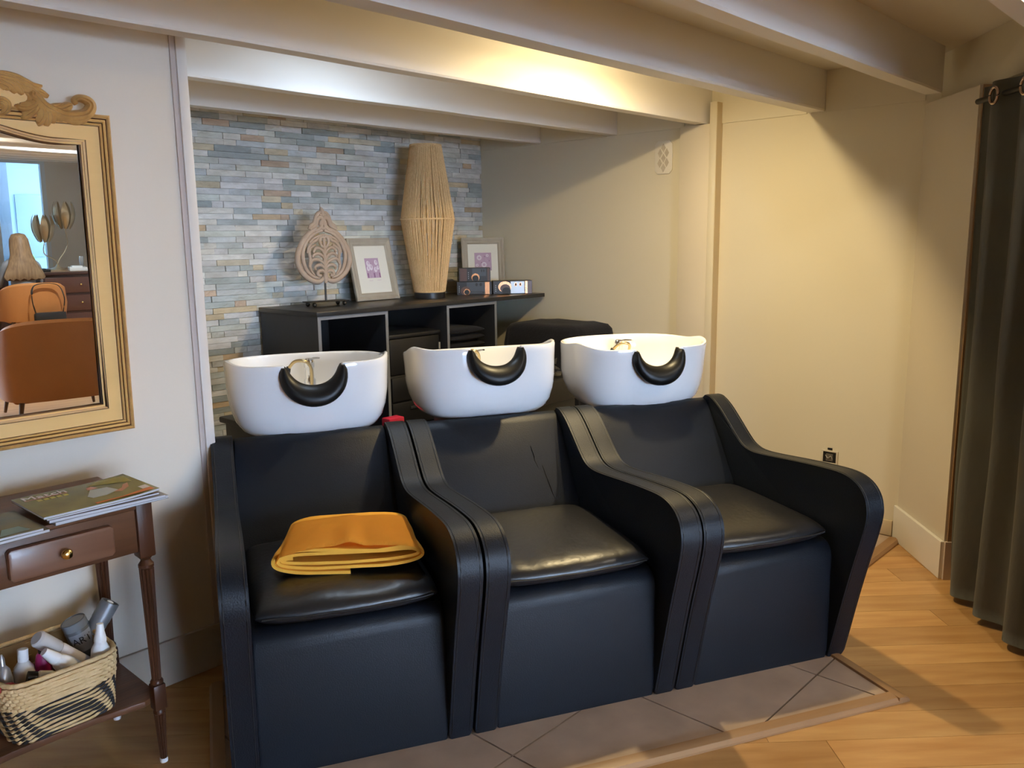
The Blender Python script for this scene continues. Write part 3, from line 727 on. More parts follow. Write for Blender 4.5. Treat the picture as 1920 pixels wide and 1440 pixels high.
COPPER = mat('copper_print', (.75,.36,.18), .25, metal=.8); SILVERP = mat('silver_print', (.55,.57,.60), .3, metal=.3); BOXB = mat('dark_product_box', (.016,.013,.013), .4, coat=.0); DKBROWN = mat('brown_print', (.10,.045,.03), .3)
def product_box(a, b, dep, z, h, style, label):
    a, b = Vector((*a,0)), Vector((*b,0)); L_ = (b-a).length; ang = math.atan2(b.y-a.y, b.x-a.x)
    R_ = empty('product_box', (a.x, a.y, z+.0006), ang); obj('carton', bx(0, L_, 0, dep, 0, h, .0015), BOXB, R_, smooth=0)
    bm = BM(); y = -.0008
    def el(cx, cz, rx, rz, mi, yy=0): disc(bm, (L_*cx, y-yy, h*cz), 1, 20, mi=mi, sx=rx*L_, sz=rz*h)
    if style == 0:
        rect(bm, L_*.80, L_*.93, h*.03, h*.97, y, 0); rect(bm, L_*.28, L_*.78, h*.25, h*.97, y, 2); el(.25,.30,.14,.34,3,.0003); el(.28,.22,.09,.24,0,.0005); el(.28,.20,.07,.18,1,.0007)
        for q in (.56,.68): el(q,.78,.035,.13,1,.0005)
        rect(bm, L_*.30, L_*.72, h*.12, h*.2, y-.0004, 2)
    elif style == 1:
        rect(bm, L_*.45, L_*.80, h*.05, h*.95, y, 2); el(.30,.55,.17,.42,0,.0003); el(.31,.42,.13,.33,3,.0005); el(.34,.25,.11,.26,1,.0007)
        for q in (.58,.70): el(q,.72,.032,.15,0,.0006); el(q,.72,.020,.10,1,.0008)
        rect(bm, L_*.82, L_*.88, h*.03, h*.97, y-.0003, 0); rect(bm, L_*.88, L_*.99, h*.03, h*.97, y-.0003, 3)
    else:
        rect(bm, L_*.03, L_*.25, h*.05, h*.95, y, 3); rect(bm, L_*.42, L_*.86, h*.4, h*.95, y, 2); el(.52,.30,.13,.30,0,.0003); el(.52,.22,.10,.24,1,.0006); rect(bm, L_*.90, L_*.97, h*.03, h*.97, y, 3)
        for q in (.72,.79): el(q,.78,.02,.1,1,.0005)
    obj('box_print', bm, [COPPER, SEAM, SILVERP if style == 1 else mat('dim_silver_print', (.05,.055,.065), .4), DKBROWN], R_, smooth=0)
    bm = BM()
    for k in range(4): rect(bm, L_*.06 if style != 2 else L_*.29, L_*.075 if style != 2 else L_*.305, h*(.2+.14*k), h*(.27+.14*k), -.0012, 0)
    obj('side_lettering', bm, mat('grey_lettering', (.5,.5,.5), .5), R_, smooth=0)
    tag(R_, label, 'box', 'product boxes on the shelf top')
b1a, b1b = PZ(838,553,ZT), PZ(903,552,ZT); b1a = Vector((3.735,3.955)); b1b = Vector((3.905,3.805)); b2b = Vector((4.105,3.635))
product_box(b1a, b1b, .10, ZT, .083, 0, 'dark product box with copper band, lower left beside the rope lamp')
product_box(b1b+Vector((.006,-.004)), b2b, .10, ZT, .085, 1, 'product box printed with a silver and copper appliance, at the right end of the shelf')
product_box(b1a+Vector((.018,-.004)), b1b+Vector((.0,.012)), .09, ZT+.0835, .088, 2, 'dark product box standing on top of the lower left product box')

# ------------------------------------------------------------------ gilded wall mirror
MT = math.radians(1.4)          # it hangs leaning forward a little
MC = Vector((.66, 2.675, .922))
def mirror_plane(x, y):         # pixel -> local coordinates on the mirror face
    n_ = Vector((0,-math.cos(MT),-math.sin(MT))); d = ray(x, y); p = C0 + d*((MC-C0).dot(n_)/d.dot(n_)) - MC
    return p.x, p.dot(Vector((0,-math.sin(MT),math.cos(MT))))
def gilded_mirror():
    R_ = empty('gilded_mirror', MC, rot=(MT,0,0))
    hx = mirror_plane(248,799)[0]; ht = mirror_plane(190,217)[1]; ix = mirror_plane(190,757)[0]; ib = mirror_plane(190,757)[1]; it = mirror_plane(135,271)[1]
    # frame body built as stepped boards around the opening with a curved top rail
    def arch(x):
        a = abs(x)/ix; return it + (.045*(.5+.5*math.cos(PI*min(1, a/.82))) if a < .82 else 0)
    for s in (-1, 1):
        bm = BM(); box(bm, min(s*ix,s*hx), max(s*ix,s*hx), -.016, .01, ib, it, 0); obj('frame_stile', bm, GOLD, R_, smooth=30)
    obj('frame_rail', bx(-hx, hx, -.016, .01, 0, ib), GOLD, R_, smooth=30)
    N_ = 40; bm = BM(); xs = [-hx+2*hx*k/N_ for k in range(N_+1)]
    poly = [(x, arch(x) if abs(x) < ix else it) for x in xs] + [(hx,ht),(-hx,ht)]
    prism(bm, poly, 'y', -.016, .01); obj('frame_rail', bm, GOLD, R_, smooth=30)
    # fluted outer moulding with dark lines
    def loop(off, w_, y, m_, name):
        bm = BM()
        def sec(x, z, dx, dz): return [Vector((x,y+.008,z)), Vector((x,y,z)), Vector((x+dx*w_*.5,y-.004,z+dz*w_*.5)), Vector((x+dx*w_,y,z+dz*w_)), Vector((x+dx*w_,y+.008,z+dz*w_))]
        x1, z0, z1 = hx-off, off, ht-off
        rings = [sec(-x1,z0,1,1), sec(x1,z0,-1,1), sec(x1,z1,-1,-1), sec(-x1,z1,1,-1)]
        loft(bm, rings, cap=False, closed=True); obj(name, bm, m_, R_, smooth=30)
    loop(0, .009, -.020, GOLDD, 'outer_moulding'); loop(.010, .004, -.017, GOLDE, 'dark_line'); loop(.0145, .007, -.020, GOLD, 'outer_moulding'); loop(.022, .003, -.017, GOLDE, 'dark_line'); loop(.0255, .006, -.019, GOLD, 'outer_moulding'); loop(.032, .0022, -.017, GOLDE, 'dark_line')
    # inner lip along the opening
    inner = [(-ix,ib),(ix,ib),(ix,it)] + [(x, arch(x)) for x in [ix*.82*(1-2*k/30) for k in range(31)]] + [(-ix,it)]
    for off, rr, y, m_, nm in ((0,.0045,-.012,GOLDE,'dark_line'),(.008,.0045,-.017,mat('pale_gilt', (.80,.50,.24), .4),'inner_moulding'),(.014,.0018,-.0165,GOLDE,'dark_line')):
        pts = []
        cx, cz = 0, (ib+it)/2
        for (x, z_) in inner:
            dx = off if x > ix*.9 else (-off if x < -ix*.9 else 0); dz = off if z_ > cz else -off; pts.append((x+dx, y, z_+dz))
        bm = BM(); tube(bm, pts, rr, 6, closed=True); obj(nm, bm, m_, R_, smooth=60)
    bm = BM(); vs = [bm.verts.new((x, -.004, z_)) for x, z_ in inner]; f = bm.faces.new(vs)
    r = bmesh.ops.extrude_face_region(bm, geom=[f]); bmesh.ops.translate(bm, vec=(0,.004,0), verts=[v for v in r['geom'] if isinstance(v, bmesh.types.BMVert)])
    obj('mirror_glass', bm, MIRRORM, R_, smooth=0)
    # carved acanthus crest: leaves traced on the face, mirrored about the middle
    def cp(x, y): a, b = mirror_plane(x/9.6, 130+y/9.6); return a, b
    LEAF = [  # (pixel trace in the enlarged view, half width, lift)
     ([(-60,70),(60,90),(250,150),(420,230),(560,290),(720,310)], .010, .012, 0),
     ([(-60,150),(100,200),(250,250),(420,320),(560,390),(700,430),(830,500)], .016, .016, 0),
     ([(480,330),(580,450),(650,560),(760,680),(900,760),(1100,850),(1300,860),(1480,830),(1570,740),(1580,640),(1500,560),(1380,530),(1290,570),(1330,640)], .017, .026, 0),
     ([(640,560),(560,480),(560,420),(500,380)], .012, .020, 0),
     ([(620,590),(530,650),(420,690),(300,680),(265,630)], .014, .020, 0),
     ([(640,620),(580,720),(480,800),(370,860),(335,850)], .013, .018, 0),
     ([(680,640),(720,760),(700,880),(650,970),(620,990)], .014, .020, 0),
     ([(740,680),(790,800),(800,920),(795,1030)], .015, .022, 0),
     ([(800,720),(870,830),(910,920),(915,985)], .011, .018, 0),
     ([(860,760),(960,850),(1050,905),(1110,925)], .011, .018, 0),
     ([(1000,840),(1180,900),(1340,925),(1480,900),(1570,830)], .014, .020, 0),
     ([(760,640),(880,690),(1000,670),(1110,635)], .010, .014, 0),
     ([(900,740),(1080,720),(1200,670),(1260,660)], .014, .016, 0),
     ([(-60,260),(80,330),(110,395)], .011, .014, 0), ([(-20,200),(140,300),(250,440)], .012, .016, 0), ([(120,190),(260,310),(370,470)], .012, .016, 0), ([(230,210),(350,300),(430,430)], .011, .014, 0),
     ([(440,430),(500,500),(490,570),(430,600)], .006, .012, 0),
     ([(-80,560),(0,560),(70,620),(80,710),(30,780),(-60,800)], .012, .018, 0), ([(-60,640),(-10,640),(20,690),(-20,730)], .010, .016, 0)]
    for side in (1, -1):
        for pts, hw, lift, _ in LEAF:
            pp = crom([(*cp(a, b), 0) for a, b in pts], 5); n = len(pp)
            rings = []
            for i, p in enumerate(pp):
                t = i/(n-1); tg = (pp[min(n-1,i+1)]-pp[max(0,i-1)]).normalized(); nn = Vector((-tg.y, tg.x, 0)); w_ = hw*(.30+.75*math.sin(PI*min(1,.12+.86*t)))
                y0 = -.014; sec = []
                for a_, l_ in ((-1,0),(-.85,.55),(-.4,.75),(-.08,.98),(.12,.70),(.55,.95),(.9,.5),(1,0)):
                    q = p + nn*(a_*w_); sec.append(Vector((q.x*side, y0-l_*lift*(.55+.45*math.sin(PI*t)), q.y)))
                sec.append(Vector((p.x*side, y0+.006, p.y))); rings.append(sec)
            bmc = BM(); loft(bmc, rings); obj('carved_leaf', bmc, GOLDD, R_, smooth=50)
    # crest board behind the leaves
    top = [cp(a, b) for a, b in [(-60,60),(60,80),(250,140),(420,220),(560,290),(700,320),(760,480),(800,520),(700,560),(800,640),(900,680),(1100,680),(1200,760),(1400,840)]]
    poly = [(x, z_) for x, z_ in top] + [(top[-1][0], ht-.03),(-top[-1][0], ht-.03)] + [(-x, z_) for x, z_ in top[::-1]]
    bm = BM(); prism(bm, poly, 'y', -.014, .008); obj('crest_board', bm, GOLD, R_, smooth=0)
    tag(R_, 'gilded mirror with carved leaf crest hanging on the left wall', 'mirror')
gilded_mirror()

# ------------------------------------------------------------------ walnut side table
TX, TYF, TYB = .955, 2.262, 2.64; TCX = .655; HW = TX-TCX
def side_table():
    R_ = empty('side_table', (TCX, (TYF+TYB)/2, 0)); hy = (TYB-TYF)/2; zt = .795
    obj('tabletop', bx(-HW, HW, -hy+.004, hy, zt-.016, zt, .005), WALNUT, R_, smooth=40)
    za, zb = .655, zt-.017
    obj('apron', bx(-HW+.045, HW-.045, -hy+.012, -hy+.030, za, zb, .002), WALNUT, R_, smooth=30)
    obj('apron', bx(-HW+.045, HW-.045, hy-.03, hy-.012, za, zb, .002), WALNUT, R_, smooth=30)
    for s in (-1, 1): obj('apron', bx(s*(HW-.03) if s < 0 else HW-.03, -HW+.012 if s < 0 else HW-.012, -hy+.045, hy-.045, za, zb, .002), WALNUT, R_, smooth=30)
    # drawer front with canted corners
    kx = PY(117,1026,TYF).x-TCX; dx1 = PY(213,1010,TYF).x-TCX; dw = dx1-kx
    poly = [(kx-dw+.008,.672),(kx+dw-.008,.672),(kx+dw,.680),(kx+dw,.748),(kx+dw-.008,.756),(kx-dw+.008,.756),(kx-dw,.748),(kx-dw,.680)]
    bm = BM(); prism(bm, poly, 'y', -hy-.010, -hy+.013, .006, 2); d_ = obj('drawer', bm, mat('walnut_drawer', (.20,.095,.055), .32, noise_amt=.7, nscale=6, col2=(.13,.055,.03), stretch=(.4,3,4), coat=.2), R_, smooth=30)
    bm = BM(); lathe(bm, [(.006,0),(.005,.010),(.013,.014),(.0145,.020),(.012,.026),(.006,.029),(.001,.030)], 20)
    o = obj('knob', bm, BRASS, d_, smooth=50, loc=(kx,-hy-.010,.717), rot=(PI/2,0,0))
    for sx in (-1, 1):
        for sy in (-1, 1):
            cx, cy = sx*(HW-.024), sy*(hy-.024)
            bm = BM(); box(bm, cx-.023, cx+.023, cy-.023, cy+.023, .635, zt-.001, .006)
            # turned neck, fluted tapering shaft, block at the shelf, fluted foot
            def fluted(z0, z1, r0, r1, n=40):
                rings = []
                for k in range(9):
                    t = k/8; r = r0+(r1-r0)*t
                    rings.append([Vector((cx+(r*(1-.20*(.5-.5*math.cos(10*2*PI*i/n))**2))*math.cos(2*PI*i/n), cy+(r*(1-.20*(.5-.5*math.cos(10*2*PI*i/n))**2))*math.sin(2*PI*i/n), z0+(z1-z0)*t)) for i in range(n)])
                loft(bm, rings)
            lathe(bm, [(.021,.636),(.013,.626),(.015,.620),(.021,.612),(.021,.604),(.016,.598)], 20, (cx,cy,0))
            fluted(.600,.262,.0205,.0135)
            lathe(bm, [(.014,.262),(.018,.256),(.018,.250),(.013,.246)], 20, (cx,cy,0))
            box(bm, cx-.018, cx+.018, cy-.018, cy+.018, .170, .247, .004)
            lathe(bm, [(.013,.171),(.017,.165),(.017,.157),(.014,.153)], 20, (cx,cy,0)); fluted(.154,.012,.0165,.010)
            leg = obj('leg', bm, WALNUTV, R_, smooth=35)
            bm = BM(); lathe(bm, [(.011,0),(.0115,.005),(.011,.012)], 16, (cx,cy,0)); obj('foot_pad', bm, WHPL, leg)
    pl = [(-HW+.012,-hy+.05),(-HW+.06,-hy+.030),(-.1,-hy+.05),(.1,-hy+.05),(HW-.06,-hy+.030),(HW-.012,-hy+.05),(HW-.012,hy-.05),(HW-.06,hy-.030),(-HW+.06,hy-.03),(-HW+.012,hy-.05)]
    bm = BM(); prism(bm, pl, 'z', .184, .202, .003); obj('lower_shelf', bm, WALNUT, R_, smooth=30)
    tag(R_, 'walnut side table with one drawer and fluted legs below the mirror', 'table')
side_table()

# magazines on the table
COVERS = {}
def magazine(c, rz, w_, l_, th, label, kind, tilt=0., curl=0.):
    R_ = empty('magazine', c, rot=(0, tilt, rz)); bm = BM()
    nx, ny = 10, 4
    def zc(s, t): return curl*(max(0, s-.55)/.45)**2 + curl*.5*(max(0, .25-s)/.25)**2*0
    for (z0, z1, ins, nm, m_) in ((.0008, th-.0008, .0015, 'pages', mat('page_edges', (.66,.66,.68), .7, noise_amt=.6, nscale=4, col2=(.40,.42,.46), stretch=(1,1,160))),):
        bm = BM(); A = []
        for s_ in range(nx+1):
            s = s_/nx; x = -w_/2+ins+(w_-2*ins)*s; A.append([Vector((x,-l_/2+ins,z0+zc(s,0))), Vector((x,l_/2-ins,z0+zc(s,0))), Vector((x,l_/2-ins,z1+zc(s,0))), Vector((x,-l_/2+ins,z1+zc(s,0)))])
        loft(bm, A); obj(nm, bm, m_, R_, smooth=30)
    pal = {'green': [(.16,.17,.09),(.30,.28,.10),(.10,.11,.07)], 'brown': [(.16,.13,.10),(.22,.20,.16),(.08,.06,.05)], 'grey': [(.34,.35,.36),(.25,.26,.28),(.15,.15,.16)], 'teal': [(.12,.17,.17),(.25,.22,.12),(.08,.10,.10)], 'plain': [(.20,.12,.12),(.15,.08,.08),(.1,.06,.06)]}[kind]
    cm = mat('cover_'+kind, pal[0], .25, noise_amt=.8, nscale=9, col2=pal[1], coat=.2)
    for zz in (0, th-.0007):
        bm = BM(); A = []
        for s_ in range(nx+1):
            s = s_/nx; x = -w_/2+w_*s; q = zz+zc(s,0); A.append([Vector((x,-l_/2,q)), Vector((x,l_/2,q)), Vector((x,l_/2,q+.0006)), Vector((x,-l_/2,q+.0006))])
        loft(bm, A); obj('cover', bm, cm, R_, smooth=30)
    if kind in ('green', 'teal'):
        def sh(pts, col, k, zo):
            bm = BM(); vs = []
            for (a, b) in pts: s = a; vs.append(bm.verts.new((-w_/2+w_*a, -l_/2+l_*b, th+.0003+zo+zc(a,0))))
            bm.faces.new(vs); obj('cover_print', bm, mat('print_'+k, col, .3), R_, smooth=0)
        if kind == 'green':   # long side of this copy runs along the table; masthead at its left end
            sh([(.06,.78),(.42,.78),(.42,.80),(.06,.80)], (.50,.10,.06), 'red', .0002); [sh([(.14+.055*q,.66),(.18+.055*q,.66),(.18+.055*q,.74),(.14+.055*q,.74)], (.62,.56,.10), 'yellow', .0002) for q in range(5)]
            sh([(.48,.40),(.58,.66),(.72,.62),(.76,.40),(.62,.30),(.50,.30)], (.52,.60,.64), 'pale_blue', .0002)
            sh([(.56,.66),(.58,.78),(.63,.80),(.66,.68)], (.55,.26,.16), 'skin', .0003)
            sh([(.70,.36),(.76,.30),(.86,.42),(.90,.58),(.85,.56),(.80,.44)], (.50,.25,.15), 'skin', .0003)
            sh([(.45,.04),(.97,.04),(.97,.16),(.70,.10),(.45,.10)], (.72,.20,.04), 'orange', .0002)
            sh([(.62,.84),(.95,.60),(.97,.90),(.75,.97)], (.34,.30,.06), 'olive', .0001)
            sh([(.90,.16),(.97,.16),(.97,.30),(.90,.30)], (.75,.72,.68), 'white', .0003)
            for nm, tx, sz, a, b, col in (('masthead', 'Match', .046, .05, .80, (.86,.80,.76)),):
                text_mesh(nm, tx, sz, mat('print_'+nm, col, .4), R_, (-w_/2+w_*a, -l_/2+l_*b, th+.0009), (0,0,0))
        else:
            sh([(.30,.10),(.52,.16),(.66,.34),(.60,.42),(.44,.28),(.30,.22)], (.52,.27,.14), 'skin', .0002)
            sh([(.50,.52),(.74,.50),(.72,.60),(.56,.62)], (.62,.52,.08), 'yellow', .0002); sh([(.62,.05),(.9,.08),(.85,.3),(.7,.3)], (.20,.34,.36), 'teal', .0002)
    tag(R_, label, 'magazine', 'magazines on the side table')
zt = .795
mg = PZ(165, 928, zt+.03)
# right hand pile, bottom to top
magazine((mg.x+.022, mg.y+.005, zt), math.radians(2), .300, .225, .009, 'lowest magazine of the right pile on the side table', 'grey')
magazine((mg.x+.016, mg.y-.004, zt+.0092), math.radians(-2), .298, .222, .008, 'second lowest magazine of the right pile on the side table', 'grey')
magazine((mg.x+.002, mg.y+.004, zt+.0176), math.radians(1), .292, .225, .006, 'second magazine from the top of the right pile on the side table', 'plain')
magazine((mg.x-.004, mg.y, zt+.0240), math.radians(1.5), .300, .228, .007, 'green and orange magazine lying topmost on the right pile', 'green', curl=.006)
ml = PZ(10, 985, zt+.02)
magazine((ml.x-.06, ml.y+.02, zt), math.radians(4), .26, .21, .008, 'lower magazine of the left pile on the side table', 'brown')
magazine((ml.x-.065, ml.y+.022, zt+.0082), math.radians(1), .25, .21, .007, 'teal magazine with an arm on its cover, top of the left pile', 'teal')

# ------------------------------------------------------------------ basket with bottles
BC = Vector((.700, 2.450, .2025)); bhx, bhy, bh = .132, .130, .165
def basket():
    R_ = empty('basket', BC, math.radians(2))
    def ringpts(t, n=104, ph=0, amp=.0025, grow=0.):
        k = 1+.10*t; out = []
        for i, (x, y) in enumerate(superell(bhx*k+grow, bhy*k+grow, 5.5, n)):
            a = amp*math.cos(i*PI/2+ph*PI); d = Vector((x,y,0)).normalized(); out.append(Vector((x+d.x*a, y+d.y*a, bh*t)))
        return out
    bm = BM(); bmd = BM()
    for k in range(9):
        t = .03+.55*k/8.5
        # slanting dark and pale twined strands
        for q in range(2):
            P_ = ringpts(t, 104, 0, 0); n = len(P_); pts = []
            for i, p in enumerate(P_):
                ph = i*2*PI/8+q*PI+k*.9; d = Vector((p.x,p.y,0)).normalized(); pts.append(p+d*(.0045*math.cos(ph))+Vector((0,0,.0040*math.sin(ph))))
            tube(bm if q == 0 else bmd, pts, .0043, 5, closed=True)
    obj('pale_strands', bm, STRAW, R_, smooth=60); obj('black_strands', bmd, DARKST, R_, smooth=60)
    bm = BM()
    for k in range(7): tube(bm, ringpts(.62+.40*k/7, 104, k % 2, .0030, .002), .0055, 6, closed=True)
    obj('straw_band', bm, STRAW, R_, smooth=60)
    bm = BM(); tube(bm, [p+Vector((0,0,.004)) for p in ringpts(1.02, 104, 0, .001, .001)], .0065, 8, closed=True); obj('rim', bm, STRAW, R_, smooth=60)
    bm = BM(); rings = [[p for p in ringpts(t, 60, 0, 0, -.006)] for t in (0.02,.5,1.0)]; loft(bm, rings, cap=False); bm.faces.new([bm.verts.new(Vector((p.x,p.y,.004))) for p in ringpts(0,60,0,0,-.004)])
    obj('liner', bm, mat('basket_liner', (.34,.22,.10), .9, noise_amt=.5, nscale=40), R_, smooth=60)
    tag(R_, 'woven straw basket with black striped sides on the table lower shelf', 'basket')
basket()
SILV = mat('brushed_silver', (.45,.47,.50), .3, metal=.7); PINKW = mat('pinkish_translucent', (.62,.55,.52), .4); MAG = mat('magenta_plastic', (.42,.02,.14), .35); DKGREY = mat('dark_grey_can', (.13,.14,.15), .4, metal=.3); CREAMPL = mat('cream_plastic', (.70,.64,.52), .4); REDPL = mat('red_plastic', (.42,.03,.03), .4)
def at(x, y, Y): return PY(x, y, Y)
def lean_to(name, base, tip, prof, m_, cap=None, capm=None, label='', extra=None):
    d = tip-base; q = d.to_track_quat('Z', 'Y'); L_ = d.length
    P_ = [(r, z*L_) for r, z in prof]; Cc = [(r, z*L_) for r, z in cap] if cap else None
    e = bottle(name, base, q.to_euler(), P_, m_, Cc, capm, label, group='bottles in the straw basket', extra=extra); return e
b0 = BC.z+.012
# tall silver spray can leaning out to the right
tip = at(207,1128,2.50); base = Vector((.745,2.52,b0))
def spray_top(R_, body):
    bm = BM(); L_ = (tip-base).length; lathe(bm, [(.010,0),(.010,.010),(.004,.012)], 12, (0,0,L_*.965)); obj('nozzle', bm, WHPL, R_, smooth=40)
lean_to('spray_can', base, tip, [(.024,0),(.026,.02),(.026,.80),(.027,.80),(.027,1.0),(.024,1.0),(.024,.965),(.002,.96)], mat('silver_grey_can', (.27,.28,.30), .35, metal=.45), None, None, 'tall silver grey spray can leaning out of the basket corner', spray_top)
# grey tin with ART lettering
tip = at(136,1163,2.52); base = tip+Vector((.035,-.01,-.115))
def art_text(R_, body):
    pass
tin = lean_to('tin', base, tip, [(.034,0),(.036,.03),(.036,.78),(.034,.80),(.034,1.0),(.031,1.0),(.030,.93),(.002,.93)], DKGREY, [(.0345,.80),(.0350,.82),(.0350,.985)], mat('translucent_grey_cap', (.22,.23,.24), .3), 'dark grey tin with clear grey lid and white-black lettering at the basket back')
cdir = tin.rotation_euler.to_matrix().inverted() @ (C0-base); ca_ = math.atan2(cdir.y, cdir.x)
lab = BM(); n = 14
for k in range(n):
    a0, a1 = ca_-.95+k*1.9/n, ca_-.95+(k+1)*1.9/n; r = .0364
    lab.faces.new([lab.verts.new(p) for p in ((r*math.cos(a0),r*math.sin(a0),.03),(r*math.cos(a1),r*math.sin(a1),.03),(r*math.cos(a1),r*math.sin(a1),.088),(r*math.cos(a0),r*math.sin(a0),.088))])
obj('tin_label', lab, mat('pale_grey_label', (.36,.38,.42), .4), tin, smooth=60)
tl = text_mesh('lettering', 'ART', .030, SEAM, tin, (0,0,0), (0,0,0))
for v in tl.data.vertices:      # wrap the letters round the tin
    a = ca_ + (v.co.x-.030)/.0370; v.co = Vector((.0368*math.cos(a), .0368*math.sin(a), .056+v.co.y))
# pale pink translucent bottle lying diagonally
tip = at(68,1196,2.42); base = at(165,1248,2.44)
lean_to('bottle', base, tip, [(.020,0),(.023,.03),(.023,.55),(.021,.60),(.015,.62)], PINKW, [(.022,.62),(.0235,.63),(.0235,.97),(.018,1.0),(.002,1.0)], mat('translucent_cap', (.55,.53,.52), .3), 'pinkish bottle with a translucent cap lying across the basket')
# white bottle upright in the right front corner
base = at(188,1262,2.352)
lean_to('bottle', base+Vector((0,0,-.03)), at(187,1168,2.36), [(.024,0),(.026,.04),(.026,.45),(.024,.58),(.017,.66),(.015,.70)], WHPL, [(.0165,.70),(.0165,.74),(.012,.86),(.009,.99),(.001,1.0)], mat('white_nozzle', (.84,.84,.84), .3), 'white bottle with a cone nozzle in the right front basket corner', lambda R_, b: obj('neck_ring', (lambda bm: [lathe(bm, [(.0172,.0),(.0172,.003)], 18, (0,0,.083))] and bm)(BM()), SEAM, R_))
# white bottle lying at the front
lean_to('bottle', at(150,1262,2.37), at(82,1222,2.37), [(.024,0),(.026,.05),(.026,.42),(.022,.58),(.016,.66)], WHPL, [(.0175,.66),(.0175,.70),(.014,.88),(.011,1.0),(.001,1.0)], MATS['white_nozzle'], 'white bottle lying on its side at the front of the basket')
lean_to('bottle', at(84,1268,2.43)+Vector((0,0,-.02)), at(78,1214,2.43), [(.020,0),(.021,.1),(.021,.6),(.016,.8),(.012,.86)], MAG, [(.010,.86),(.010,1.0),(.002,1.0)], BLACKPL, 'magenta bottle standing between the white ones in the basket')
lean_to('bottle', at(46,1290,2.42)+Vector((0,0,-.02)), at(42,1215,2.43), [(.026,0),(.029,.05),(.029,.40),(.024,.60),(.013,.72)], mat('milky_plastic', (.66,.64,.62), .35), [(.0125,.72),(.0135,.75),(.0135,.98),(.002,1.0)], WHPL, 'round milky bottle with a white screw cap in the basket')
lean_to('bottle', at(12,1318,2.40)+Vector((0,0,-.02)), at(2,1228,2.42), [(.020,0),(.022,.05),(.022,.55),(.017,.72),(.008,.80)], SILV, [(.008,.80),(.007,.92),(.003,1.0)], SILV, 'silver metal bottle at the left of the basket')
lean_to('bottle', at(100,1270,2.352), at(50,1270,2.365), [(.016,0),(.018,.08),(.018,.55),(.014,.62)], CREAMPL, [(.0145,.62),(.016,.64),(.016,.98),(.002,1.0)], BLACKPL, 'cream tube with a black cap lying at the basket front')
lean_to('bottle', at(-16,1296,2.36), at(32,1288,2.362), [(.014,0),(.015,.08),(.015,.8),(.010,.9)], REDPL, [(.010,.9),(.009,1.0),(.002,1.0)], REDPL, 'red tube lying at the left front of the basket')

# ------------------------------------------------------------------ curtain on the right
def curtain():
    ca, cb = pb + pdir*.085 - pn*.035, pe + pdir*.0 - pn*.035; Lc = (cb-ca).length
    R_ = empty('curtain', (ca.x, ca.y, 0), math.atan2((cb-ca).y, (cb-ca).x))
    bm = BM(); NX, NZ = 150, 40; G = []
    for k in range(NZ+1):
        t = k/NZ; z_ = 2.055-(2.055-.03)*t; r = []
        for i in range(NX+1):
            s = i/NX; x = Lc*s
            am = .022+.020*t; fold = am*math.sin(x*2*PI/.21+.5+1.6*noise.noise((x*2.5, t*1.4, 8))*t)+.03*t*noise.noise((x*6, t*2.2, 4))+.012*noise.noise((x*14, t*3.5, 2))*t
            xs = x + .012*t*math.exp(-x/.12) + .012*noise.noise((t*5, x*2, 1))*t
            dz = -.030*max(0,t-.9)*10*noise.noise((x*5,0,0))*.3
            r.append(bm.verts.new((xs, fold - .03*t*0, z_+dz)))
        G.append(r)
    for k in range(NZ):
        for i in range(NX): bm.faces.new((G[k][i], G[k][i+1], G[k+1][i+1], G[k+1][i]))
    bmesh.ops.solidify(bm, geom=list(bm.faces), thickness=.003)
    obj('fabric', bm, VELVET, R_, smooth=80)
    for k in range(6):
        x = .165+k*.21; bm = BM()
        tube(bm, [(x+.029*math.cos(2*PI*i/28), -.020+.012*math.cos(2*PI*i/28)*0, 2.000+.029*math.sin(2*PI*i/28)) for i in range(28)], .0055, 8, closed=True, flat=1); 
        bmesh.ops.translate(bm, vec=(0, -.012, 0), verts=bm.verts); obj('eyelet', bm, mat('copper_eyelet', (.55,.42,.36), .2, metal=1), R_, smooth=60)
    tag(R_, 'dark olive velvet curtain with metal eyelets at the right edge', 'curtain')
    rod = BM(); tube(rod, [(-.02,.0,2.005),(Lc,.0,2.005)], .011, 12); o = obj('curtain_rod', rod, IRON, None, smooth=60, loc=(ca.x,ca.y,0), rot=(0,0,math.atan2((cb-ca).y,(cb-ca).x)))
    tag(o, 'dark metal rod carrying the velvet curtain', 'rod')
curtain()

# ------------------------------------------------------------------ small wall fittings
def plaque():
    R_ = empty('wall_plaque', (XR-.001, 2.712, 1.945), PI/2)     # local x along -y.. faces into the room
    R_.rotation_euler = (0,0,-PI/2)
    w_, h_, c_ = .058, .092, .020
    poly = [(-w_+c_,-h_),(w_-c_,-h_),(w_,-h_+c_),(w_,h_-c_),(w_-c_,h_),(-w_+c_,h_),(-w_,h_-c_),(-w_,-h_+c_)]
    bm = BM(); prism(bm, poly, 'y', -.008, 0, .002); obj('plate', bm, mat('plaque_cream', (.82,.77,.66), .5), R_, smooth=30)
    for x, z_ in ((0,.052),(-.022,.024),(.022,.024),(0,-.004),(-.024,-.032),(.022,-.03),(0,-.058)):
        k = .019; bm = BM(); prism(bm, [(x,z_-k*1.3),(x+k*.8,z_),(x,z_+k*1.3),(x-k*.8,z_)], 'y', -.0092, -.0070); obj('lattice_hole', bm, mat('plaque_recess', (.60,.53,.42), .8, noise_amt=.4, nscale=40), R_, smooth=0)
    tag(R_, 'small cream lattice vent plaque high on the alcove wall', 'vent')
plaque()
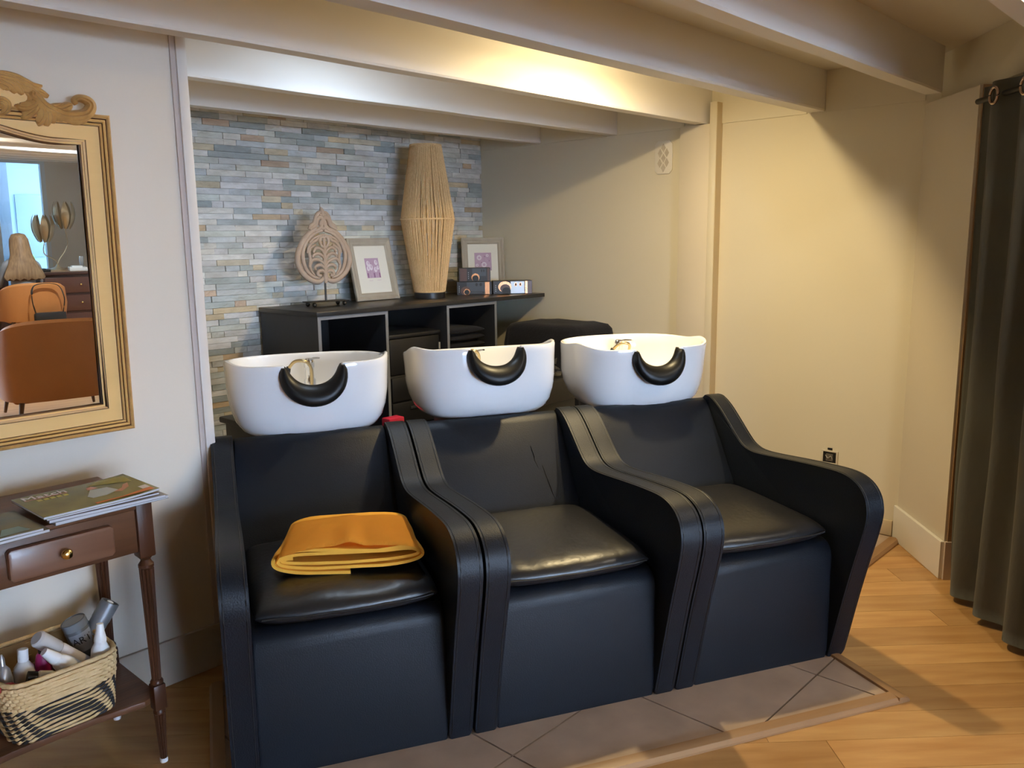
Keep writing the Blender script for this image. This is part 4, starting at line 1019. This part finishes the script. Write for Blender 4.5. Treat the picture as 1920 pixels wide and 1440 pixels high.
def socket():
    R_ = empty('socket', (XR-.001, 1.672, .360)); R_.rotation_euler = (0,0,-PI/2)
    for a in ((-.043,.043,.028,.036),(-.043,.043,-.036,-.028),(-.043,-.034,-.028,.028),(.034,.043,-.028,.028)):
        bm = bx(a[0],a[1],-.006,0,a[2],a[3],.001); obj('mounting_frame', bm, mat('socket_cream', (.68,.62,.50), .5), R_, smooth=30)
    obj('open_box', bx(-.034,.034,-.003,0,-.028,.028), SEAM, R_, smooth=0)
    obj('bracket', bx(-.018,.018,-.006,-.002,-.020,.018,.001), mat('dull_metal', (.22,.20,.17), .5, metal=.6), R_, smooth=0)
    for z_ in (.044,-.044): obj('mounting_tab', bx(-.012,.012,-.003,0,z_-.005,z_+.005), SEAM, R_, smooth=0)
    bm = BM(); tube(bm, crom([(-.02,-.006,.01),(-.005,-.012,-.004),(.008,-.010,.008),(.016,-.007,-.010)], 5), .0025, 6); obj('wire', bm, mat('grey_wire', (.35,.33,.30), .5), R_, smooth=60)
    tag(R_, 'open uncovered wall socket with bare fittings on the cream wall', 'socket')
socket()

# ------------------------------------------------------------------ ceiling lamps
def ceiling_lamp(loc, power, col, label, r=.045, cone=None, group='ceiling spots between the beams', glow=0.):
    R_ = empty('ceiling_lamp', loc); bm = BM(); lathe(bm, [(r*1.25,0),(r*1.25,-.006),(r,-.010),(r,-.058),(r*.9,-.058)], 28); obj('bezel', bm, WHITE, R_, smooth=40)
    bm = BM(); lathe(bm, [(r*.88,-.056),(r*.8,-.0575),(.001,-.0580)], 24, cap=False); obj('lens', bm, mat('lamp_lens_'+str(round(col[2],2)), col, .4, emit=col, estr=12.0), R_, smooth=40)
    ld = bpy.data.lights.new('ceiling_lamp_light', 'AREA'); ld.shape = 'DISK'; ld.size = r*1.5; ld.energy = power; ld.color = col
    lo = bpy.data.objects.new('lamp_light', ld); link(lo, R_); lo.location = (0,0,-.0600)
    if glow:      # added point light throws a sideways glow onto the beams
        pd = bpy.data.lights.new('side_glow', 'POINT'); pd.energy = power*glow; pd.color = col; pd.shadow_soft_size = .03; po = bpy.data.objects.new('side_glow_light', pd); link(po, R_); po.location = (0,0,-.064)
    tag(R_, label, 'lamp', group)
ceiling_lamp((2.96, 1.975, ZC), WARM_LAMP, (1.0,.78,.42), 'warm ceiling spot between the second and third beams above the chairs', glow=.55)
ceiling_lamp((2.15, 2.60, ZC), COOL_LAMP, (.62,.79,1.0), 'cool ceiling spot in the alcove between the first visible beams', glow=.7)
for x, y, lab in ((1.4,-.9,'added neutral fill spot out in the salon, nearest the mirror wall'),(2.2,-2.7,'added neutral fill spot over the middle of the salon'),(2.9,.32,'added neutral fill spot in front of the velvet curtain'),(3.4,-3.9,'added neutral fill spot before the reception desk')):  # unseen fill spots, added to brighten the salon, chairs and floor
    ceiling_lamp((x, y, ZC), FILL_LAMP*(6 if y < -3 else 1), (1.0,.90,.76) if y > -3 else (.86,.95,1.0), lab, group='added fill spots in the salon')

# ------------------------------------------------------------------ the rest of the salon (seen in the mirror)
ALU = mat('white_window_frame', (.70,.72,.72), .4)
def window(name, x0, x1, y, z0, z1, nx, zt=None):
    R_ = structure(empty(name, ((x0+x1)/2, y, z0)))
    c = Vector(R_.location)
    def P(nm, a, m_):
        bm = bx(*a); bmesh.ops.translate(bm, vec=-c, verts=bm.verts); return obj(nm, bm, m_, R_, smooth=0)
    f = .055
    for k in range(nx+1):
        x = x0+(x1-x0-f)*k/nx; P('window_frame', (x, x+f, y-.06, y, z0, z1), ALU)
        if k < nx:
            xa = x+f; xb = x0+(x1-x0-f)*(k+1)/nx
            for zz in (z0, z1-f) + ((zt,) if zt else ()): P('window_frame', (xa, xb, y-.06, y, zz, zz+f), ALU)
            for a, b in ([(z0+f, zt), (zt+f, z1-f)] if zt else [(z0+f, z1-f)]): P('window_pane', (xa, xb, y-.034, y-.028, a, b), PANE)
window('window_1', XM+.05, 4.16, YF, .30, 2.13, 3)
window('window_added', -1.1, XM-.05, YN, .12, 2.2, 3)  # unseen shopfront glazing, added to bring daylight onto the chairs
wallbox('wall_shopfront', XL, -1.1, YN-.1, YN, .12, 2.2, m_=PAINT_G)
# outdoors
structure(obj('ground', bx(-14, 16, -24, YF-.1, -.3, -.14), mat('pavement', (.42,.44,.45), .9, noise_amt=.4, nscale=2), smooth=0))
structure(obj('ground_near', bx(-14, XM-.05, YF-.1, YN-.1, -.3, -.14), MATS['pavement'], smooth=0))
TIMB = mat('blue_grey_timber', (.14,.19,.24), .7, noise_amt=.3, nscale=6)
R_ = empty('porch_post', (4.05, -8.60, -.14)); obj('post', bx(-.11,.11,-.11,.11,0,2.69,.01), TIMB, R_, smooth=30)
bm = BM(); tube(bm, [(-.05,0,1.75),(-1.1,0,2.75)], .09, 4); obj('brace', bm, TIMB, R_, smooth=0)
tag(R_, 'blue grey timber porch post with diagonal brace outside the window', 'post')
o = obj('porch_beam', bx(2.36, 7.9, -8.42, -8.2, 2.56, 2.79, .01), TIMB, None, smooth=30); tag(o, 'long timber porch beam outside the window', 'beam')
TERR = mat('pale_terrace_render', (.50,.64,.70), .8)  # terrace enclosure is added to dim the view through the far window
structure(obj('wall_terrace_shade_left', bx(XM-.05, XM+.05, -13, YF-.1, -.14, 2.8), TERR, smooth=0))  # unseen side wall, added to keep sky light out
structure(obj('wall_terrace_shade_right', bx(8.0, 8.1, -13, YF-.1, -.14, .5), TERR, smooth=0))  # unseen low wall, added; its height sets how much sky light enters
structure(obj('ceiling_terrace_shade', bx(XM-.05, 8.1, -13.2, YF-.1, 2.8, 2.9), TERR, smooth=0))  # added roof that shades the outdoor view from the sky
wt = structure(obj('wall_terrace_back', bx(XM-.05, 8.1, -13.2, -13, -.14, 2.8), TERR, smooth=0))
for k in range(4): obj('shop_window', bx(3.2+k*1.2,4.1+k*1.2,-13.0,-12.97,.5,1.7), mat('dark_shop_window', (.16,.24,.30), .2), wt, smooth=0)
structure(obj('wall_terrace_end', bx(XW, 8.1, YF-.1, YF, -.14, 2.8), TERR, smooth=0))
bm = BM(); bmesh.ops.create_icosphere(bm, subdivisions=4, radius=1)
for v in bm.verts:
    k = 1+.30*noise.noise(v.co*3)+.2*noise.noise(v.co*8); v.co = v.co*k*.36
o = obj('bush', bm, mat('leaf_green', (.16,.32,.12), .8, noise_amt=.6, nscale=14, col2=(.30,.45,.16)), None, smooth=0, loc=(4.35,-9.4,.62)); tag(o, 'green bush growing outside the window', 'bush')
R_ = empty('planter', (4.35,-9.4,-.14)); obj('planter_box', bx(-.5,.5,-.22,.22,0,.5,.01), TERR, R_, smooth=30); tag(R_, 'pale planter box below the bush outside', 'planter')

# orange tub armchair with its back to the mirror
LEATHO = mat('cognac_leather', (.40,.155,.040), .5, noise_amt=.5, nscale=3, col2=(.30,.105,.025), bump=.1, bscale=80)
WOODLEG = mat('dark_wood_leg', (.10,.045,.02), .4)
def tub_chair(loc, rz, label, w_=.34, zb=.24):
    R_ = empty('tub_chair', loc, rz); bm = BM(); N_ = 30
    rings = []
    for k in range(N_+1):
        a = -PI*.12+PI*1.24*k/N_            # shell wraps the back (+y)
        cx, sy = math.cos(a), math.sin(a); e = .55
        X = w_*math.copysign(abs(cx)**e, cx); Y = .30*math.copysign(abs(sy)**.7, sy)-.02
        top = .62+.15*max(0, math.sin(a))**.6 - (.05 if zb > .25 else 0)
        n_ = Vector((cx, sy*1.1, 0)).normalized(); P0 = Vector((X, Y, 0))
        rings.append([P0+Vector((0,0,zb))-n_*.03, P0*1+n_*.0+Vector((0,0,zb)), P0+n_*.025+Vector((0,0,(zb+top)/2)), P0+n_*.012+Vector((0,0,top-.02)), P0-n_*.018+Vector((0,0,top)), P0-n_*.055+Vector((0,0,top-.02)), P0-n_*.07+Vector((0,0,(zb+top)/2)), P0-n_*.06+Vector((0,0,zb))])
    loft(bm, rings); obj('backrest', bm, LEATHO, R_, smooth=50)
    bm = BM(); pillow(bm, -w_+.07, w_-.07, -.36, .22, .33, .13, p=6, nx=14, ny=12); obj('seat', bm, LEATHO, R_, smooth=60)
    obj('seat_base', bx(-w_+.05, w_-.05, -.30, .20, zb-.02, .36, .02), LEATHO, R_, smooth=40)
    for sx in (-1, 1):
        for y in (-.26, .20):
            bm = BM(); tube(bm, [(sx*(w_-.10),y,zb+.01),(sx*(w_-.07),y*1.15,0)], [.020,.011], 10); obj('leg', bm, WOODLEG, R_, smooth=60)
    tag(R_, label, 'armchair', 'cognac tub armchairs'); return R_
tub_chair((2.27, -1.52, 0), math.radians(6), 'cognac leather tub armchair seen from behind, nearest in the mirror', .39, .17)
tub_chair((3.24, -5.10, 0), 0, 'cognac leather armchair at the desk on which the person sits', .34, .30)

# desk
def desk():
    R_ = empty('desk', (3.75, -5.95, 0)); DK = mat('dark_mahogany', (.055,.020,.014), .35, noise_amt=.5, nscale=6, stretch=(.4,3,3))
    obj('desktop', bx(-.95,.72,-.33,.36,.735,.765,.006), DK, R_, smooth=30); obj('leather_inlay', bx(-.88,.66,-.27,.30,.7655,.767), mat('tan_inlay', (.36,.22,.12), .5), R_, smooth=0)
    for x0, x1 in ((-.93,-.55),(-.22,.70)):
        ped = obj('pedestal', bx(x0,x1,-.30,.32,.03,.735,.004), DK, R_, smooth=30)
        for k in range(3):
            z0 = .07+k*.22; d_ = obj('drawer', bx(x0+.06,x1-.03,.32,.336,z0,z0+.19,.006), mat('mahogany_drawer', (.10,.040,.028), .3), R_, smooth=30)
            bm = BM(); bmesh.ops.create_uvsphere(bm, u_segments=10, v_segments=6, radius=.014); obj('knob', bm, BRASS, d_, smooth=60, loc=((x0+x1)/2,.346,z0+.10))
    tag(R_, 'dark mahogany pedestal desk by the window in the mirror', 'desk')
desk()
# lotus lamp
def lotus_lamp():
    R_ = empty('lotus_lamp', (3.86, -5.95, .767)); LG = mat('champagne_metal', (.52,.42,.28), .35, metal=.7)
    bm = BM(); lathe(bm, [(.09,0),(.09,.012),(.03,.04),(.012,.07)], 24); obj('base', bm, LG, R_, smooth=50)
    for (tx, ty, tz, bend) in ((-.13,.0,.34,-.10),(.12,.0,.50,.10)):
        pts = crom([(0,0,.05),(bend*.2,0,.12),(tx*1.1,0,tz*.6),(tx,0,tz)], 6); bm = BM(); tube(bm, pts, .006, 8); stem = obj('stem', bm, LG, R_, smooth=60)
        for k in range(7):
            a = 2*PI*k/7; bm = BM(); G = []
            for i in range(9):
                t = i/8; r = .03+.10*math.sin(PI*min(1, .08+t*.72))**.8; wd = .05*math.sin(PI*(.08+.92*t))**.8; row = []
                for j in range(5):
                    s = -1+j/2; aa = a+s*wd/max(r,.05)*.9; row.append(bm.verts.new((tx+r*math.cos(aa), r*math.sin(aa), tz+.33*t+.01*s*s)))
                G.append(row)
            for i in range(8):
                for j in range(4): bm.faces.new((G[i][j],G[i][j+1],G[i+1][j+1],G[i+1][j]))
            obj('petal', bm, LG, stem, smooth=80)
    tag(R_, 'metal lamp with two lotus flower heads on the desk', 'lamp')
lotus_lamp()
for k, (x, y, sx, sy, sz, m_, lab, nm) in enumerate([(3.60,-5.72,.08,.06,.03,BLACKPL,'black stapler on the desk','desk_item'),(4.02,-5.75,.10,.08,.045,WHPL,'white card terminal on the desk','card_terminal'),(4.30,-5.82,.10,.10,.02,BLACKPL,'black notebook on the desk','notebook'),(4.10,-5.98,.07,.06,.012,GREYPL,'grey paper tray on the desk','paper_tray')]):
    bm = bx(-sx,sx,-sy,sy,0,sz,.006); box(bm, -sx*.7,sx*.5,-sy*.7,sy*.6,sz*.9,sz*1.35,.004); o = obj(nm, bm, m_, None, smooth=30, loc=(x,y,.768), rot=(0,0,.2*k)); tag(o, lab, 'desk item')
# phone handset upright on the desk
bm = bx(-.025,.025,-.012,.012,0,.16,.01); box(bm, -.04,.04,-.04,.04,0,.03,.01); o = obj('cordless_phone', bm, SILV, None, smooth=40, loc=(4.18,-6.05,.768)); tag(o, 'grey cordless phone standing on the desk', 'phone')

# person at the desk, seen from behind, looking at the window
def person():
    R_ = empty('person', (3.24, -5.24, -.04), 0)
    me = bpy.data.meshes.new('body'); 
    V_ = [(0,0,.50),(0,-.01,.66),(0,-.02,.82),(0,-.03,.96),(0,-.04,1.03),(0,-.05,1.10),(0,-.055,1.20),
          (.17,-.03,.93),(.21,-.12,.70),(.13,-.36,.72),(.10,-.43,.72),(-.17,-.03,.93),(-.21,-.12,.70),(-.13,-.36,.72),(-.10,-.43,.72),
          (.09,-.04,.50),(.11,-.42,.50),(.11,-.44,.08),(.11,-.54,.035),(-.09,-.04,.50),(-.11,-.42,.50),(-.11,-.44,.08),(-.11,-.54,.035)]
    E_ = [(0,1),(1,2),(2,3),(3,4),(4,5),(5,6),(3,7),(7,8),(8,9),(9,10),(3,11),(11,12),(12,13),(13,14),(0,15),(15,16),(16,17),(17,18),(0,19),(19,20),(20,21),(21,22)]
    R0 = [.15,.13,.14,.12,.055,.085,.075,.055,.042,.032,.028,.055,.042,.032,.028,.085,.062,.042,.035,.085,.062,.042,.035]
    me.from_pydata(V_, E_, []); o = bpy.data.objects.new('body', me); link(o)
    md = o.modifiers.new('skin', 'SKIN'); o.modifiers.new('sub', 'SUBSURF').levels = 2
    for i, r in enumerate(R0): me.skin_vertices[0].data[i].radius = (r, r*.82); 
    me.skin_vertices[0].data[0].use_root = True
    dg = bpy.context.evaluated_depsgraph_get(); m2 = bpy.data.meshes.new_from_object(o.evaluated_get(dg)); bpy.data.objects.remove(o, do_unlink=True)
    m2.materials.clear()
    for q in (mat('grey_top', (.25,.26,.29), .9), mat('skin_tone', (.55,.33,.24), .5), mat('dark_trousers', (.02,.022,.03), .9)): m2.materials.append(q)
    for p in m2.polygons:
        z_ = p.center.z; p.use_smooth = True
        p.material_index = 1 if z_ > 1.0 or p.center.y < -.34 and z_ > .6 else (2 if z_ < .56 else 0)
    b = bpy.data.objects.new('body', m2); link(b, R_)
    bm = BM(); rings = []
    for z_, rx, ry, cy in ((1.285,.02,.02,-.05),(1.27,.07,.075,-.045),(1.22,.098,.10,-.04),(1.15,.108,.10,-.03),(1.05,.115,.085,0),(.95,.15,.075,.03),(.86,.195,.06,.055),(.80,.215,.045,.065),(.775,.20,.03,.07)):
        n = 30; rings.append([Vector((rx*math.cos(2*PI*i/n)*(1+.03*math.sin(i*5)), cy+ry*math.sin(2*PI*i/n)*(1+.05*math.cos(i*7)) + (.03 if math.sin(2*PI*i/n) < -.2 and z_ > 1.0 else 0), z_+.012*math.sin(i*3.3)*(1 if z_ < .85 else 0))) for i in range(n)])
    loft(bm, rings); obj('hair', bm, mat('blonde_hair', (.28,.17,.085), .55, noise_amt=.8, nscale=16, col2=(.13,.07,.035), stretch=(4,4,.25)), R_, smooth=60)
    bm = BM()
    for s in (-1,1): bmesh.ops.create_uvsphere(bm, u_segments=8, v_segments=6, radius=.011, matrix=Matrix.Translation((s*.032,-.135,1.165)))
    obj('eyes', bm, SEAM, R_, smooth=60)
    bm = BM(); tube(bm, [(0,-.135,1.16),(0,-.155,1.125),(0,-.138,1.118)], [.008,.013,.008], 8); obj('nose', bm, MATS['skin_tone'], R_, smooth=60)
    bm = BM(); tube(bm, [(-.022,-.128,1.085),(0,-.136,1.083),(.022,-.128,1.085)], [.004,.007,.004], 8); obj('mouth', bm, mat('lips', (.45,.16,.14), .5), R_, smooth=60)
    for s in (-1, 1):
        bm = BM(); hx, hy, hz = s*.095, -.45, .768+.016
        box(bm, hx-.036, hx+.036, hy-.07, hy+.02, hz-.012, hz+.012, .008)
        for f in range(4):
            fx = hx-.028+f*.019; ln = (.058,.068,.064,.05)[f if s > 0 else 3-f]; tube(bm, [(fx,hy-.06,hz),(fx,hy-.06-ln*.55,hz+.008),(fx,hy-.06-ln,hz-.004)], [.009,.0085,.007], 7)
        tube(bm, [(hx-s*.030,hy-.01,hz),(hx-s*.055,hy-.04,hz),(hx-s*.058,hy-.07,hz-.003)], [.010,.009,.007], 7)
        obj('hand', bm, MATS['skin_tone'], R_, smooth=60)
    tag(R_, 'person with long blonde hair in grey top seated at the desk, seen from behind', 'person')
person()
# black shoulder bag hanging from that chair
R_ = empty('shoulder_bag', (3.32,-4.74,.20)); bm = bx(-.16,.16,-.04,.04,0,.20,.03,3); obj('bag_body', bm, BLACKPL, R_, smooth=50); obj('flap', bx(-.155,.155,.038,.05,.06,.20,.006), BLACKPL, R_, smooth=40)
bm = BM(); tube(bm, crom([(-.14,0,.19),(-.17,.01,.36),(-.12,-.02,.50),(.10,-.02,.50),(.16,.01,.36),(.14,0,.19)], 6), .012, 6, flat=.4); obj('strap', bm, BLACKPL, R_, smooth=60)
tag(R_, 'black shoulder bag hanging behind the person chair', 'bag')
